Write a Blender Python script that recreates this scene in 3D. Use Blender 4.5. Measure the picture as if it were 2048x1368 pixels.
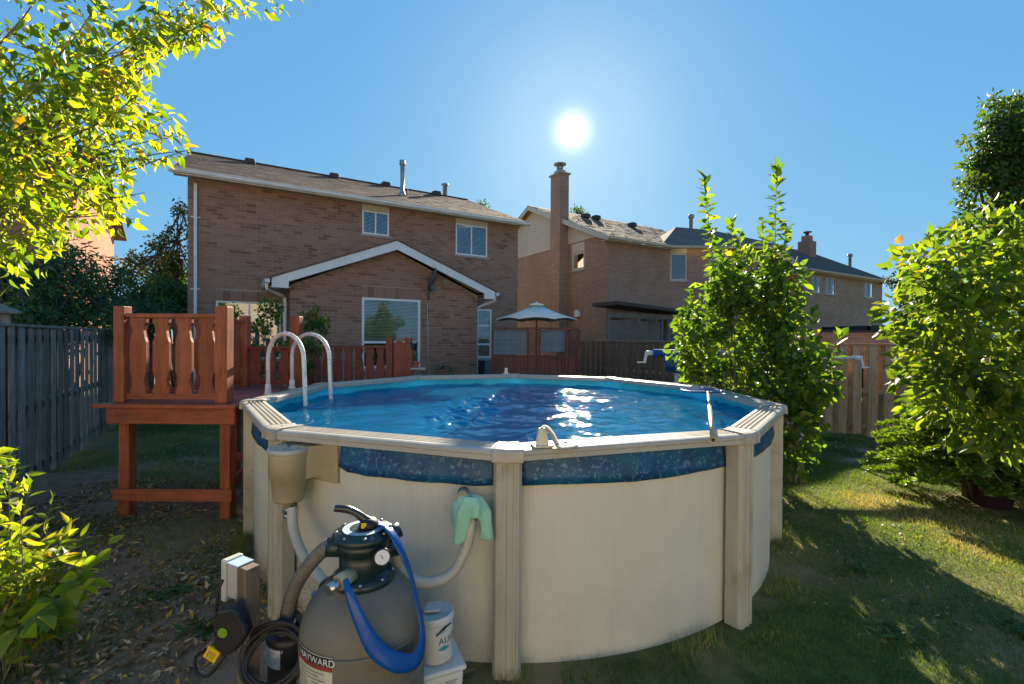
import bpy, math, random
import numpy as np
from mathutils import Vector, Matrix, Euler
random.seed(7); RNG = np.random.default_rng(11)
for o in list(bpy.data.objects): bpy.data.objects.remove(o)
SC = bpy.context.scene; COL = SC.collection
R = math.radians
# ------------------------------------------------------------------ camera, world, sun, exposure
FPX, PITCH, HC, ROLL = 930.0, 0.0087, 1.952, 0.007
cd = bpy.data.cameras.new('camera'); cam = bpy.data.objects.new('camera', cd); COL.objects.link(cam)
cd.sensor_width = 36; cd.lens = 36 * FPX / 2048; cd.clip_end = 4000; cd.clip_start = 0.05
cam.location = (0, 0, HC)
cam.matrix_world = Matrix.Translation((0, 0, HC)) @ (Matrix.Rotation(R(90) - PITCH, 4, 'X') @ Matrix.Rotation(ROLL, 4, 'Z'))
SC.camera = cam
SUN_AZ, SUN_EL = R(7.2), R(23.8)
SUN = Vector((math.sin(SUN_AZ) * math.cos(SUN_EL), math.cos(SUN_AZ) * math.cos(SUN_EL), math.sin(SUN_EL)))
wd = bpy.data.worlds.new('World'); SC.world = wd; wd.use_nodes = True
nt = wd.node_tree; nt.nodes.clear()
W = lambda t: nt.nodes.new(t)
sky = W('ShaderNodeTexSky'); sky.sky_type = 'NISHITA'; sky.sun_disc = False
sky.sun_elevation = SUN_EL; sky.sun_rotation = SUN_AZ; sky.altitude = 100; sky.air_density = 1.0; sky.dust_density = 0.35; sky.ozone_density = 3.2
bg = W('ShaderNodeBackground'); bg.inputs[1].default_value = 0.15
out = W('ShaderNodeOutputWorld')
# the sun itself with its narrow aureole (the sky in the direction of the sun)
tc = W('ShaderNodeTexCoord'); dot = W('ShaderNodeVectorMath'); dot.operation = 'DOT_PRODUCT'; dot.inputs[1].default_value = SUN
nt.links.new(tc.outputs['Generated'], dot.inputs[0])
def wmath(op, a, b):
    n = W('ShaderNodeMath'); n.operation = op
    for i, v in enumerate((a, b)):
        if isinstance(v, (int, float)): n.inputs[i].default_value = v
        else: nt.links.new(v, n.inputs[i])
    return n.outputs[0]
d0 = wmath('MAXIMUM', dot.outputs['Value'], 0.0)
core = W('ShaderNodeMapRange'); core.inputs[1].default_value = math.cos(R(1.05)); core.inputs[2].default_value = math.cos(R(0.5)); core.inputs[3].default_value = 0; core.inputs[4].default_value = 60
nt.links.new(d0, core.inputs[0])
a1 = wmath('MULTIPLY', wmath('POWER', d0, 2600.0), 2.6)
a2 = wmath('MULTIPLY', wmath('POWER', d0, 60.0), 0.28)
gl = wmath('ADD', wmath('ADD', core.outputs[0], a1), a2)
glc = W('ShaderNodeMix'); glc.data_type = 'RGBA'; glc.blend_type = 'MULTIPLY'; glc.inputs[0].default_value = 1
gv = W('ShaderNodeCombineColor')
for i in range(3): nt.links.new(gl, gv.inputs[i])
nt.links.new(gv.outputs[0], glc.inputs[6]); glc.inputs[7].default_value = (1.0, 0.95, 0.86, 1)
# even tone of the clear sky: one power curve per channel over the whole dome
sp_ = W('ShaderNodeSeparateColor'); nt.links.new(sky.outputs[0], sp_.inputs[0]); cc_ = W('ShaderNodeCombineColor')
for i_, (ga, gp) in enumerate(((.245, .50), (.61, .33), (1.19, .17))):
    nt.links.new(wmath('MULTIPLY', wmath('POWER', sp_.outputs[i_], gp), ga), cc_.inputs[i_])
add = W('ShaderNodeMix'); add.data_type = 'RGBA'; add.blend_type = 'ADD'; add.inputs[0].default_value = 1
nt.links.new(cc_.outputs[0], add.inputs[6]); nt.links.new(glc.outputs[2], add.inputs[7])
nt.links.new(add.outputs[2], bg.inputs[0]); nt.links.new(bg.outputs[0], out.inputs[0])
ld = bpy.data.lights.new('sun', 'SUN'); ld.energy = 5.0; ld.angle = R(0.5); ld.color = (1.0, 0.87, 0.68)
sun = bpy.data.objects.new('sun', ld); COL.objects.link(sun); sun.rotation_euler = SUN.to_track_quat('Z', 'Y').to_euler(); sun.location = SUN * 60
SC.view_settings.view_transform = 'Standard'; SC.view_settings.look = 'None'; SC.view_settings.gamma = 1; SC.view_settings.use_curve_mapping = False
SC.view_settings.exposure = 1.76
SC.render.engine = 'CYCLES'; SC.cycles.max_bounces = 6; SC.cycles.transparent_max_bounces = 10; SC.cycles.diffuse_bounces = 4; SC.cycles.sample_clamp_indirect = 6
# ------------------------------------------------------------------ helpers
def ray(px, py):
    x, y = px - 1024, py - 684
    c, s = math.cos(ROLL), math.sin(ROLL)
    X = (x * c + y * s) / FPX; u = -(-x * s + y * c) / FPX
    cp, sp = math.cos(PITCH), math.sin(PITCH)
    return Vector((X, cp + u * sp, -sp + u * cp))
def at(px, py, Y):
    r = ray(px, py); return Vector((0, 0, HC)) + r * (Y / r.y)
def onz(px, py, z):
    r = ray(px, py); return Vector((0, 0, HC)) + r * ((z - HC) / r.z)
def rotz(a): return Matrix.Rotation(a, 4, 'Z')
class MB:
    """collects shapes into one mesh (local coordinates)"""
    def __init__(s): s.v = []; s.f = []; s.sm = []; s.at = []
    def add(s, vs, fs, smooth=False, rnd=None):
        b = len(s.v); s.v += [tuple(v) for v in vs]; s.f += [tuple(i + b for i in f) for f in fs]; s.sm += [smooth] * len(fs)
        s.at += [0.5 if rnd is None else rnd] * len(vs); return s
    def box(s, x0, x1, y0, y1, z0, z1, rnd=None):
        vs = [(x, y, z) for z in (z0, z1) for y in (y0, y1) for x in (x0, x1)]
        return s.add(vs, [(0, 2, 3, 1), (4, 5, 7, 6), (0, 1, 5, 4), (2, 6, 7, 3), (0, 4, 6, 2), (1, 3, 7, 5)], rnd=rnd)
    def mbox(s, M, sx, sy, sz, rnd=None):
        vs = [M @ Vector((x, y, z)) for z in (-sz / 2, sz / 2) for y in (-sy / 2, sy / 2) for x in (-sx / 2, sx / 2)]
        return s.add(vs, [(0, 2, 3, 1), (4, 5, 7, 6), (0, 1, 5, 4), (2, 6, 7, 3), (0, 4, 6, 2), (1, 3, 7, 5)], rnd=rnd)
    def beam(s, p, q, w, h, up=(0, 0, 1)):
        p, q = Vector(p), Vector(q); d = (q - p); L = d.length; d.normalize()
        x = d.cross(Vector(up)).normalized(); z = x.cross(d)
        M = Matrix((x, d, z)).transposed().to_4x4(); M.translation = (p + q) / 2
        return s.mbox(M, w, L, h)
    def prism(s, poly, fn, d0, d1):
        """polygon in 2D, fn(u,v,d) -> point"""
        n = len(poly); vs = [fn(u, v, d0) for u, v in poly] + [fn(u, v, d1) for u, v in poly]
        fs = [tuple(range(n - 1, -1, -1)), tuple(range(n, 2 * n))] + [(i, (i + 1) % n, n + (i + 1) % n, n + i) for i in range(n)]
        return s.add(vs, fs)
    def tube(s, pts, rad, seg=10, caps=True, smooth=True):
        pts = [Vector(p) for p in pts]; n = len(pts); rad = rad if isinstance(rad, (list, tuple)) else [rad] * n
        vs = []; up = None
        for i, p in enumerate(pts):
            d = (pts[min(i + 1, n - 1)] - pts[max(i - 1, 0)]).normalized()
            if up is None: up = Vector((0, 0, 1)) if abs(d.z) < .9 else Vector((1, 0, 0))
            x = d.cross(up)
            if x.length < 1e-4: x = d.cross(Vector((0.3, 1, 0.2)))
            x.normalize(); up = x.cross(d)
            for k in range(seg):
                a = 2 * math.pi * k / seg; vs.append(p + (x * math.cos(a) + up * math.sin(a)) * rad[i])
        fs = [(i * seg + k, i * seg + (k + 1) % seg, (i + 1) * seg + (k + 1) % seg, (i + 1) * seg + k) for i in range(n - 1) for k in range(seg)]
        s.add(vs, fs, smooth)
        if caps: b = len(s.v) - len(vs); s.f += [tuple(b + k for k in range(seg - 1, -1, -1)), tuple(b + (n - 1) * seg + k for k in range(seg))]; s.sm += [False, False]
        return s
    def lathe(s, prof, c=(0, 0, 0), seg=32, M=None, smooth=True):
        vs = []
        for r, z in prof:
            for k in range(seg):
                a = 2 * math.pi * k / seg; p = Vector((r * math.cos(a), r * math.sin(a), z)); p = (M @ p) if M else p
                vs.append(p + Vector(c))
        n = len(prof)
        fs = [(i * seg + k, i * seg + (k + 1) % seg, (i + 1) * seg + (k + 1) % seg, (i + 1) * seg + k) for i in range(n - 1) for k in range(seg)]
        fs += [tuple(range(seg - 1, -1, -1)), tuple((n - 1) * seg + k for k in range(seg))]
        return s.add(vs, fs, smooth)
    def mesh(s, name, mat, off=(0, 0, 0)):
        me = bpy.data.meshes.new(name); off = Vector(off)
        me.from_pydata([tuple(Vector(v) - off) for v in s.v], [], s.f)
        me.polygons.foreach_set('use_smooth', s.sm)
        a = me.attributes.new('rnd', 'FLOAT', 'POINT'); a.data.foreach_set('value', s.at)
        me.materials.append(mat); me.update(); return me
    def build(s, name, mat, parent=None, off=(0, 0, 0), bevel=0, seg=2, kind=None):
        o = bpy.data.objects.new(name, s.mesh(name, mat, off)); COL.objects.link(o)
        if parent: o.parent = parent
        else: o.location = off
        if bevel:
            m = o.modifiers.new('bevel', 'BEVEL'); m.width = bevel; m.segments = seg; m.limit_method = 'ANGLE'; m.angle_limit = R(40); m.harden_normals = False
        if kind: o['kind'] = kind
        return o
def tag(o, label, cat, group=None):
    o['label'] = label; o['category'] = cat
    if group: o['group'] = group
    return o
def thing(name, label, cat, loc=(0, 0, 0), rz=0.0, group=None):
    o = bpy.data.objects.new(name, None); COL.objects.link(o); o.location = loc; o.rotation_euler = (0, 0, rz); o.empty_display_size = .2
    return tag(o, label, cat, group)
def inst(name, me, parent, M=None, loc=None):
    o = bpy.data.objects.new(name, me); COL.objects.link(o); o.parent = parent
    if M is not None: o.matrix_local = M
    if loc is not None: o.location = loc
    return o
def lerp(a, b, t): return a + (b - a) * t
def spline(pts, n=8):
    """Catmull-Rom through points"""
    P = [Vector(p) for p in pts]; P = [P[0] * 2 - P[1]] + P + [P[-1] * 2 - P[-2]]; o = []
    for i in range(1, len(P) - 2):
        for k in range(n):
            t = k / n; a, b, c, d = P[i - 1], P[i], P[i + 1], P[i + 2]
            o.append(.5 * ((2 * b) + (c - a) * t + (2 * a - 5 * b + 4 * c - d) * t * t + (3 * b - a - 3 * c + d) * t ** 3))
    return o + [P[-2]]
# ------------------------------------------------------------------ materials
class NT:
    def __init__(s, name):
        s.m = bpy.data.materials.new(name); s.m.use_nodes = True; s.t = s.m.node_tree; s.t.nodes.clear()
        s.out = s.n('ShaderNodeOutputMaterial'); s.tc = s.n('ShaderNodeTexCoord')
    def n(s, t, **k):
        x = s.t.nodes.new(t)
        for a, b in k.items(): setattr(x, a, b)
        return x
    def l(s, a, b): s.t.links.new(a, b)
    def set(s, i, v):
        if hasattr(v, 'is_output'): s.l(v, i)
        elif isinstance(v, (tuple, list)) and len(v) == 3 and i.type == 'RGBA': i.default_value = (*v, 1)
        else: i.default_value = v
    def math(s, op, a, b=0.0, clamp=False):
        x = s.n('ShaderNodeMath', operation=op, use_clamp=clamp); s.set(x.inputs[0], a); s.set(x.inputs[1], b); return x.outputs[0]
    def mix(s, f, a, b, mode='MIX'):
        x = s.n('ShaderNodeMix', data_type='RGBA', blend_type=mode); s.set(x.inputs[0], f); s.set(x.inputs[6], a); s.set(x.inputs[7], b); return x.outputs[2]
    def map(s, scale=(1, 1, 1), src='Object'):
        x = s.n('ShaderNodeMapping'); s.l(s.tc.outputs[src], x.inputs[0]); x.inputs[3].default_value = scale; return x.outputs[0]
    def noise(s, vec, scale, detail=4, rough=.55, dist=0):
        x = s.n('ShaderNodeTexNoise'); s.l(vec, x.inputs['Vector']); x.inputs['Scale'].default_value = scale; x.inputs['Detail'].default_value = detail
        x.inputs['Roughness'].default_value = rough; x.inputs['Distortion'].default_value = dist; return x.outputs['Fac']
    def ramp(s, f, stops, interp='LINEAR'):
        x = s.n('ShaderNodeValToRGB'); s.l(f, x.inputs[0]); x.color_ramp.interpolation = interp; e = x.color_ramp.elements
        while len(e) < len(stops): e.new(.5)
        for i, (p, c) in enumerate(stops): e[i].position = p; e[i].color = (*c, 1) if len(c) == 3 else c
        return x.outputs[0]
    def step(s, f, lo, hi):
        x = s.n('ShaderNodeMapRange', interpolation_type='SMOOTHSTEP'); s.l(f, x.inputs[0]); x.inputs[1].default_value = lo; x.inputs[2].default_value = hi; return x.outputs[0]
    def attr(s, name='rnd'): x = s.n('ShaderNodeAttribute', attribute_name=name); return x.outputs['Fac']
    def orand(s): return s.n('ShaderNodeObjectInfo').outputs['Random']
    def sep(s, vec): x = s.n('ShaderNodeSeparateXYZ'); s.l(vec, x.inputs[0]); return x.outputs
    def comb(s, x, y, z): c = s.n('ShaderNodeCombineXYZ'); s.set(c.inputs[0], x); s.set(c.inputs[1], y); s.set(c.inputs[2], z); return c.outputs[0]
    def bump(s, h, strength=.3, dist=.01, nrm=None):
        x = s.n('ShaderNodeBump'); x.inputs['Strength'].default_value = strength; x.inputs['Distance'].default_value = dist; s.l(h, x.inputs['Height'])
        if nrm is not None: s.l(nrm, x.inputs['Normal'])
        return x.outputs[0]
    def pbr(s, col, rough=.6, nrm=None, metal=0.0, spec=.5, **k):
        p = s.n('ShaderNodeBsdfPrincipled'); s.set(p.inputs['Base Color'], col); s.set(p.inputs['Roughness'], rough); s.set(p.inputs['Metallic'], metal)
        p.inputs['Specular IOR Level'].default_value = spec
        if nrm is not None: s.l(nrm, p.inputs['Normal'])
        for a, b in k.items(): s.set(p.inputs[a], b)
        s.l(p.outputs[0], s.out.inputs[0]); return p
def basic(name, c1, c2=None, scale=6, rough=.6, bump=.15, stretch=(1, 1, 1), metal=0, spec=.4, fine=40, rnd=.15, dirt=None, dirtamt=.5, dirtscale=1.5):
    """painted / plastic / metal / wood surface: two tones, fine grain, optional dirt, per-object variation"""
    t = NT(name); v = t.map(stretch); c2 = c2 or tuple(x * .78 for x in c1)
    f = t.noise(v, scale, 6, .6); col = t.mix(t.step(f, .3, .7), c2, c1)
    if rnd:
        k = t.math('ADD', t.math('MULTIPLY', t.orand(), rnd * 2), 1 - rnd); col = t.mix(1.0, col, t.comb(k, k, k), 'MULTIPLY')
    if dirt:
        dn = t.noise(t.map((1, 1, 1)), dirtscale, 8, .65); col = t.mix(t.math('MULTIPLY', t.step(dn, .5, .72), dirtamt), col, dirt)
    g = t.noise(v, fine, 4, .6); nrm = t.bump(t.math('ADD', g, f), bump, .004) if bump else None
    rr = t.math('ADD', t.math('MULTIPLY', f, .2), rough - .1)
    t.pbr(col, rr, nrm, metal, spec); return t.m
def wood(name, c1, c2, rough=.75, rnd=.25, knots=True, bump=.5, axis='z', dirt=None, paint=False):
    t = NT(name); st = {'z': (14, 14, .9), 'x': (.9, 14, 14), 'y': (14, .9, 14)}[axis]
    off = t.n('ShaderNodeVectorMath', operation='ADD'); t.l(t.map(st), off.inputs[0]); r = t.orand(); t.l(t.comb(t.math('MULTIPLY', r, 37.0), t.math('MULTIPLY', r, 11.0), t.math('MULTIPLY', r, 53.0)), off.inputs[1])
    v = off.outputs[0]
    f = t.noise(v, 1.6, 8, .65, .6); col = t.mix(t.step(f, .32, .68), c2, c1)
    if knots:
        vo = t.n('ShaderNodeTexVoronoi'); t.l(v, vo.inputs['Vector']); vo.inputs['Scale'].default_value = .22; col = t.mix(t.math('MULTIPLY', t.math('SUBTRACT', 1.0, t.step(vo.outputs['Distance'], .05, .16)), .6), col, tuple(x * .35 for x in c2))
    k = t.math('ADD', t.math('MULTIPLY', r, rnd * 2), 1 - rnd); col = t.mix(1.0, col, t.comb(k, k, k), 'MULTIPLY')
    bl2 = t.noise(t.map((1, 1, 1)), 4.5, 6, .7); col = t.mix(t.math('MULTIPLY', t.step(bl2, .42, .68), .38), col, tuple(x * .45 for x in c2))
    if dirt:
        dn = t.noise(t.map((1, 1, 1)), 3.0, 8, .7); col = t.mix(t.math('MULTIPLY', t.step(dn, .5, .75), .7), col, dirt)
    t.pbr(col, rough, t.bump(f, bump, .004), 0, .3); return t.m
def brickmat(name, tones, mortar, bw=.267, bh=.089):
    """brick texture for walls too far off for single bricks; (x+y, z) of the wall's own frame"""
    t = NT(name); x, y, z = t.sep(t.tc.outputs['Object']); v = t.comb(t.math('ADD', x, y), z, 0.0)
    b = t.n('ShaderNodeTexBrick'); t.l(v, b.inputs['Vector']); b.offset = .5
    b.inputs['Scale'].default_value = 1; b.inputs['Brick Width'].default_value = bw; b.inputs['Row Height'].default_value = bh; b.inputs['Mortar Size'].default_value = .006; b.inputs['Mortar Smooth'].default_value = .2; b.inputs['Bias'].default_value = 0
    t.set(b.inputs['Color1'], tones[0]); t.set(b.inputs['Color2'], tones[1]); t.set(b.inputs['Mortar'], mortar)
    n = t.noise(t.map((1, 1, 1)), .8, 6, .6); col = t.mix(t.math('MULTIPLY', t.step(n, .35, .7), .45), b.outputs['Color'], tones[2])
    h = t.math('ADD', t.math('MULTIPLY', b.outputs['Fac'], -1.0), t.math('MULTIPLY', t.noise(t.map((1, 1, 1)), 60), .4))
    t.pbr(col, .9, t.bump(h, .5, .008), 0, .2); return t.m
def brickpiece(name, tones):
    t = NT(name); r = t.attr('rnd'); col = t.ramp(r, [(i / (len(tones) - 1), c) for i, c in enumerate(tones)])
    n = t.noise(t.tc.outputs['Object'], 1.1, 5, .6); k = t.math('ADD', t.math('MULTIPLY', n, .5), .75); col = t.mix(1.0, col, t.comb(k, k, k), 'MULTIPLY')
    g = t.noise(t.tc.outputs['Object'], 55, 4, .7); t.pbr(t.mix(t.math('MULTIPLY', g, .35), col, tuple(x * .5 for x in tones[0])), .92, t.bump(g, .6, .006), 0, .2); return t.m
def shingle(name, c1, c2, c3, w=.3, h=.14):
    t = NT(name); x, y, z = t.sep(t.tc.outputs['Object']); v = t.comb(x, y, 0.0)
    b = t.n('ShaderNodeTexBrick'); t.l(v, b.inputs['Vector']); b.offset = .37; b.inputs['Scale'].default_value = 1; b.inputs['Brick Width'].default_value = w; b.inputs['Row Height'].default_value = h; b.inputs['Mortar Size'].default_value = .008
    t.set(b.inputs['Color1'], c1); t.set(b.inputs['Color2'], c2); t.set(b.inputs['Mortar'], c3)
    n = t.noise(t.map(), 26, 5, .7); col = t.mix(t.math('MULTIPLY', n, .55), b.outputs['Color'], c3)
    n2 = t.noise(t.map(), .9, 4, .6); col = t.mix(t.math('MULTIPLY', t.step(n2, .4, .7), .4), col, c2)
    t.pbr(col, .95, t.bump(t.math('ADD', t.math('MULTIPLY', b.outputs['Fac'], -1.2), n), .8, .012), 0, .15); return t.m
def leafmat(name, stops, trans=.45, rough=.45, spec=.4):
    t = NT(name); c = t.ramp(t.attr('rnd'), stops)
    n = t.noise(t.map(), 9, 3); c = t.mix(t.math('MULTIPLY', n, .35), c, t.mix(1.0, c, (.55, .6, .5), 'MULTIPLY'))
    p = t.n('ShaderNodeBsdfPrincipled'); t.l(c, p.inputs['Base Color']); p.inputs['Roughness'].default_value = rough; p.inputs['Specular IOR Level'].default_value = spec
    tr = t.n('ShaderNodeBsdfTranslucent'); hs = t.mix(1.0, c, (2.1, 2.0, .55), 'MULTIPLY'); t.l(hs, tr.inputs[0])
    mx = t.n('ShaderNodeMixShader'); mx.inputs[0].default_value = trans; t.l(p.outputs[0], mx.inputs[1]); t.l(tr.outputs[0], mx.inputs[2]); t.l(mx.outputs[0], t.out.inputs[0]); return t.m
def glass(name, tint=(.75, .85, .85), refl=1.0):
    t = NT(name); fr = t.n('ShaderNodeFresnel'); fr.inputs[0].default_value = 1.5; tr = t.n('ShaderNodeBsdfTransparent'); t.set(tr.inputs[0], tint)
    g = t.n('ShaderNodeBsdfGlossy'); g.inputs['Roughness'].default_value = .01; g.inputs[0].default_value = (1, 1, 1, 1)
    mx = t.n('ShaderNodeMixShader'); t.l(t.math('MULTIPLY', t.math('ADD', fr.outputs[0], .10), refl, True), mx.inputs[0]); t.l(tr.outputs[0], mx.inputs[1]); t.l(g.outputs[0], mx.inputs[2]); t.l(mx.outputs[0], t.out.inputs[0]); return t.m
# ------------------------------------------------------------------ ground
PC = Vector((0.012, 5.41, 0)); PR = 2.81
t = NT('soil and worn lawn'); P = t.tc.outputs['Object']; gx, gy, gz = t.sep(P)
n1 = t.noise(P, .55, 6, .6); n2 = t.noise(P, 7, 8, .7); n3 = t.noise(P, 45, 4, .7)
dirt = t.mix(t.step(n2, .3, .7), (.19, .127, .080), (.36, .255, .165)); dirt = t.mix(t.math('MULTIPLY', n3, .5), dirt, (.12, .082, .054))
turf = t.mix(t.step(n2, .3, .7), (.05, .075, .018), (.12, .14, .035)); turf = t.mix(t.math('MULTIPLY', t.step(n1, .40, .60), .85), turf, (.27, .195, .10))
side = t.step(t.math('ADD', gx, t.math('MULTIPLY', t.math('SUBTRACT', n1, .5), 4.0)), -1.6, 0.4)
back = t.step(gy, 6.0, 9.5)
col = t.mix(t.math('MAXIMUM', side, t.math('MULTIPLY', back, .8)), dirt, turf)
t.pbr(col, .95, t.bump(t.math('ADD', n2, t.math('MULTIPLY', n3, .5)), .8, .03), 0, .15); M_GROUND = t.m
nx = 90; xs = np.concatenate([[-900, -200, -60], np.linspace(-14, 14, nx), [60, 200, 900]]); ys = np.concatenate([[-900, -100, -20], np.linspace(-4, 24, nx), [60, 300, 2500]])
def gz_(x, y):
    w = math.exp(-((x / 16) ** 2 + ((y - 6) / 16) ** 2)); r = math.hypot(x - PC.x, y - PC.y); k = min(1, max(0, (r - 2.9) / 1.2))
    return (.022 * math.sin(x * 1.7 + y * .6) + .018 * math.sin(y * 2.3 - x) + .012 * math.sin(5 * x + 3 * y)) * w * k - .004
g = MB(); g.v = [(float(x), float(y), gz_(x, y)) for y in ys for x in xs]; g.at = [.5] * len(g.v); NXX = len(xs)
g.f = [(j * NXX + i, j * NXX + i + 1, (j + 1) * NXX + i + 1, (j + 1) * NXX + i) for j in range(len(ys) - 1) for i in range(NXX - 1)]; g.sm = [True] * len(g.f)
ground = g.build('ground', M_GROUND); ground['kind'] = 'structure'
# ------------------------------------------------------------------ pool
cream = (.60, .575, .465)
t = NT('ribbed cream pool wall'); P = t.tc.outputs['Object']; x, y, z = t.sep(P)
n = t.noise(P, 2.2, 6, .6); sp = t.noise(P, 60, 3, .7)
ang = t.math('ARCTAN2', x, t.math('MULTIPLY', y, -1.0))
soil = t.math('MULTIPLY', t.step(t.math('ADD', t.math('MULTIPLY', z, -1.6), t.math('MULTIPLY', t.math('SUBTRACT', n, .5), 1.6)), -.75, -.05), t.math('ADD', t.math('MULTIPLY', t.step(t.math('MULTIPLY', ang, -1.0), -.05, .55), .8), .10))
soil = t.math('MULTIPLY', soil, t.math('ADD', t.step(sp, .35, .6), .25), True)
col = t.mix(t.step(n, .3, .7), cream, tuple(c * .93 for c in cream)); col = t.mix(soil, col, (.17, .12, .07))
st_ = t.noise(t.map((9, 9, .5)), 1.0, 5, .6); col = t.mix(t.math('MULTIPLY', t.step(st_, .54, .72), .10), col, (.30, .25, .17))
t.pbr(col, .5, t.bump(sp, .08, .003), 0, .4); M_WALL = t.m
M_RAIL = basic('weathered beige pool rail', (.43, .41, .35), (.35, .33, .28), 3, .42, .08, fine=70, rnd=.05, dirt=(.30, .26, .19), dirtamt=.5, dirtscale=6)
M_UPR = basic('taupe pool upright', (.44, .42, .32), (.37, .35, .265), 3, .45, .06, (3, 3, .6), rnd=.04, dirt=(.22, .17, .10), dirtamt=.5, dirtscale=3)
t = NT('patterned blue liner'); P = t.tc.outputs['Object']
v1 = t.n('ShaderNodeTexVoronoi', feature='DISTANCE_TO_EDGE'); dv = t.n('ShaderNodeVectorMath', operation='ADD'); t.l(P, dv.inputs[0])
nn = t.n('ShaderNodeTexNoise'); t.l(P, nn.inputs['Vector']); nn.inputs['Scale'].default_value = 14; nn.inputs['Detail'].default_value = 3
sc = t.n('ShaderNodeVectorMath', operation='SCALE'); t.l(nn.outputs['Color'], sc.inputs[0]); sc.inputs['Scale'].default_value = .09; t.l(sc.outputs[0], dv.inputs[1])
t.l(dv.outputs[0], v1.inputs['Vector']); v1.inputs['Scale'].default_value = 26
lines = t.math('MULTIPLY', t.math('SUBTRACT', 1.0, t.step(v1.outputs['Distance'], .03, .12)), t.step(t.noise(P, 30, 4), .5, .6))
blot = t.step(t.noise(P, 7, 6, .65), .35, .7)
col = t.mix(blot, (.005, .045, .125), (.010, .098, .19)); col = t.mix(t.math('MULTIPLY', lines, .55), col, (.15, .30, .38))
t.pbr(col, .42, t.bump(t.noise(P, 5, 3), .3, .02), 0, .35); M_FLAP = t.m
t = NT('pool liner under water'); P = t.tc.outputs['Object']
vo = t.n('ShaderNodeTexVoronoi', feature='DISTANCE_TO_EDGE'); t.l(P, vo.inputs['Vector']); vo.inputs['Scale'].default_value = 9
col = t.mix(t.step(t.noise(P, 4, 6, .65), .3, .7), (.015, .56, .80), (.06, .78, .94)); col = t.mix(t.math('MULTIPLY', t.math('SUBTRACT', 1.0, t.step(vo.outputs['Distance'], .02, .12)), .35), col, (.16, .62, .80))
t.pbr(col, .5, None, 0, .3); M_LINER = t.m
t = NT('rippled pool water'); P = t.tc.outputs['Object']; mp = t.map((1, 1.5, 1))
h = t.noise(mp, 26, 3, .55, .4)
nrm = t.bump(h, 1.0, .0015)
fr = t.n('ShaderNodeFresnel'); fr.inputs[0].default_value = 1.33; t.l(nrm, fr.inputs['Normal'])
tr = t.n('ShaderNodeBsdfTransparent'); tr.inputs[0].default_value = (.55, .93, 1, 1)
gl_ = t.n('ShaderNodeBsdfGlossy'); gl_.inputs['Roughness'].default_value = .018; t.l(nrm, gl_.inputs['Normal'])
rf = t.n('ShaderNodeBsdfRefraction'); rf.inputs['IOR'].default_value = 1.33; rf.inputs['Roughness'].default_value = 0.0; rf.inputs[0].default_value = (.62, .96, 1, 1); t.l(nrm, rf.inputs['Normal'])
m2 = t.n('ShaderNodeMixShader'); m2.inputs[0].default_value = .58; t.l(tr.outputs[0], m2.inputs[1]); t.l(rf.outputs[0], m2.inputs[2])
df = t.n('ShaderNodeBsdfDiffuse'); t.set(df.inputs[0], (.003, .23, .47)); t.l(nrm, df.inputs['Normal']); m3 = t.n('ShaderNodeMixShader'); m3.inputs[0].default_value = .32; t.l(m2.outputs[0], m3.inputs[1]); t.l(df.outputs[0], m3.inputs[2])
mx = t.n('ShaderNodeMixShader'); t.l(fr.outputs[0], mx.inputs[0]); t.l(m3.outputs[0], mx.inputs[1]); t.l(gl_.outputs[0], mx.inputs[2]); t.l(mx.outputs[0], t.out.inputs[0]); M_WATER = t.m
pool = thing('swimming_pool', 'round above-ground pool with cream ribbed wall, beige rails and blue water', 'pool', PC, R(-.65))
WR = 2.63
m = MB(); N = 2200
for k in range(N):
    a = 2 * math.pi * k / N; r = WR + (.0010 if k % 2 else 0)
    for z_ in (-.03, 1.27): m.v.append((r * math.sin(a), -r * math.cos(a), z_)); m.at.append(.5)
m.f = [(2 * k, 2 * ((k + 1) % N), 2 * ((k + 1) % N) + 1, 2 * k + 1) for k in range(N)]; m.sm = [False] * N
m.build('wall', M_WALL, pool)
m = MB(); N = 180; WI = 2.615
for z_ in (1.275, .04):
    for k in range(N): a = 2 * math.pi * k / N; m.v.append((WI * math.sin(a), -WI * math.cos(a), z_))
m.f = [(k, N + k, N + (k + 1) % N, (k + 1) % N) for k in range(N)] + [tuple(N + k for k in range(N))]; m.sm = [True] * N + [False]; m.at = [.5] * len(m.v)
m.build('liner', M_LINER, pool)
ZW = 1.165; wr = np.random.default_rng(5); gs = .018; ax = np.arange(-2.613, 2.6131, gs); GX, GY = np.meshgrid(ax, ax); HZ = np.zeros_like(GX)
jet = np.exp(-(((GX - .15 * GY + .40) / .30) ** 2) - ((GY + .35) / 1.25) ** 4)
for k in range(80):
    lam = .16 * (5.0 ** wr.random()); an = wr.normal(-1.2, .8); sl_w = .041 * wr.uniform(.4, 1.0); amp = sl_w * lam / 6.283; env = .5 + .5 * np.sin(GX * wr.uniform(-1.6, 1.6) + GY * wr.uniform(-1.6, 1.6) + wr.random() * 6)
    HZ += amp * env * np.sin(6.283 / lam * (GX * np.cos(an) + GY * np.sin(an)) + wr.random() * 6.283)
for k in range(36):
    lam = wr.uniform(.07, .16); an = wr.uniform(0, 6.283); env = .5 + .5 * np.sin(GX * wr.uniform(-2, 2) + GY * wr.uniform(-2, 2) + wr.random() * 6); HZ += .030 * lam / 6.283 * env * np.sin(6.283 / lam * (GX * np.cos(an) + GY * np.sin(an)) + wr.random() * 6.283)
for k in range(40):     # choppy water in the stream from the return jet
    lam = wr.uniform(.09, .22); an = wr.uniform(0, 6.283); HZ += .115 * lam / 6.283 * jet * np.sin(6.283 / lam * (GX * np.cos(an) + GY * np.sin(an)) + wr.random() * 6.283)
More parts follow.
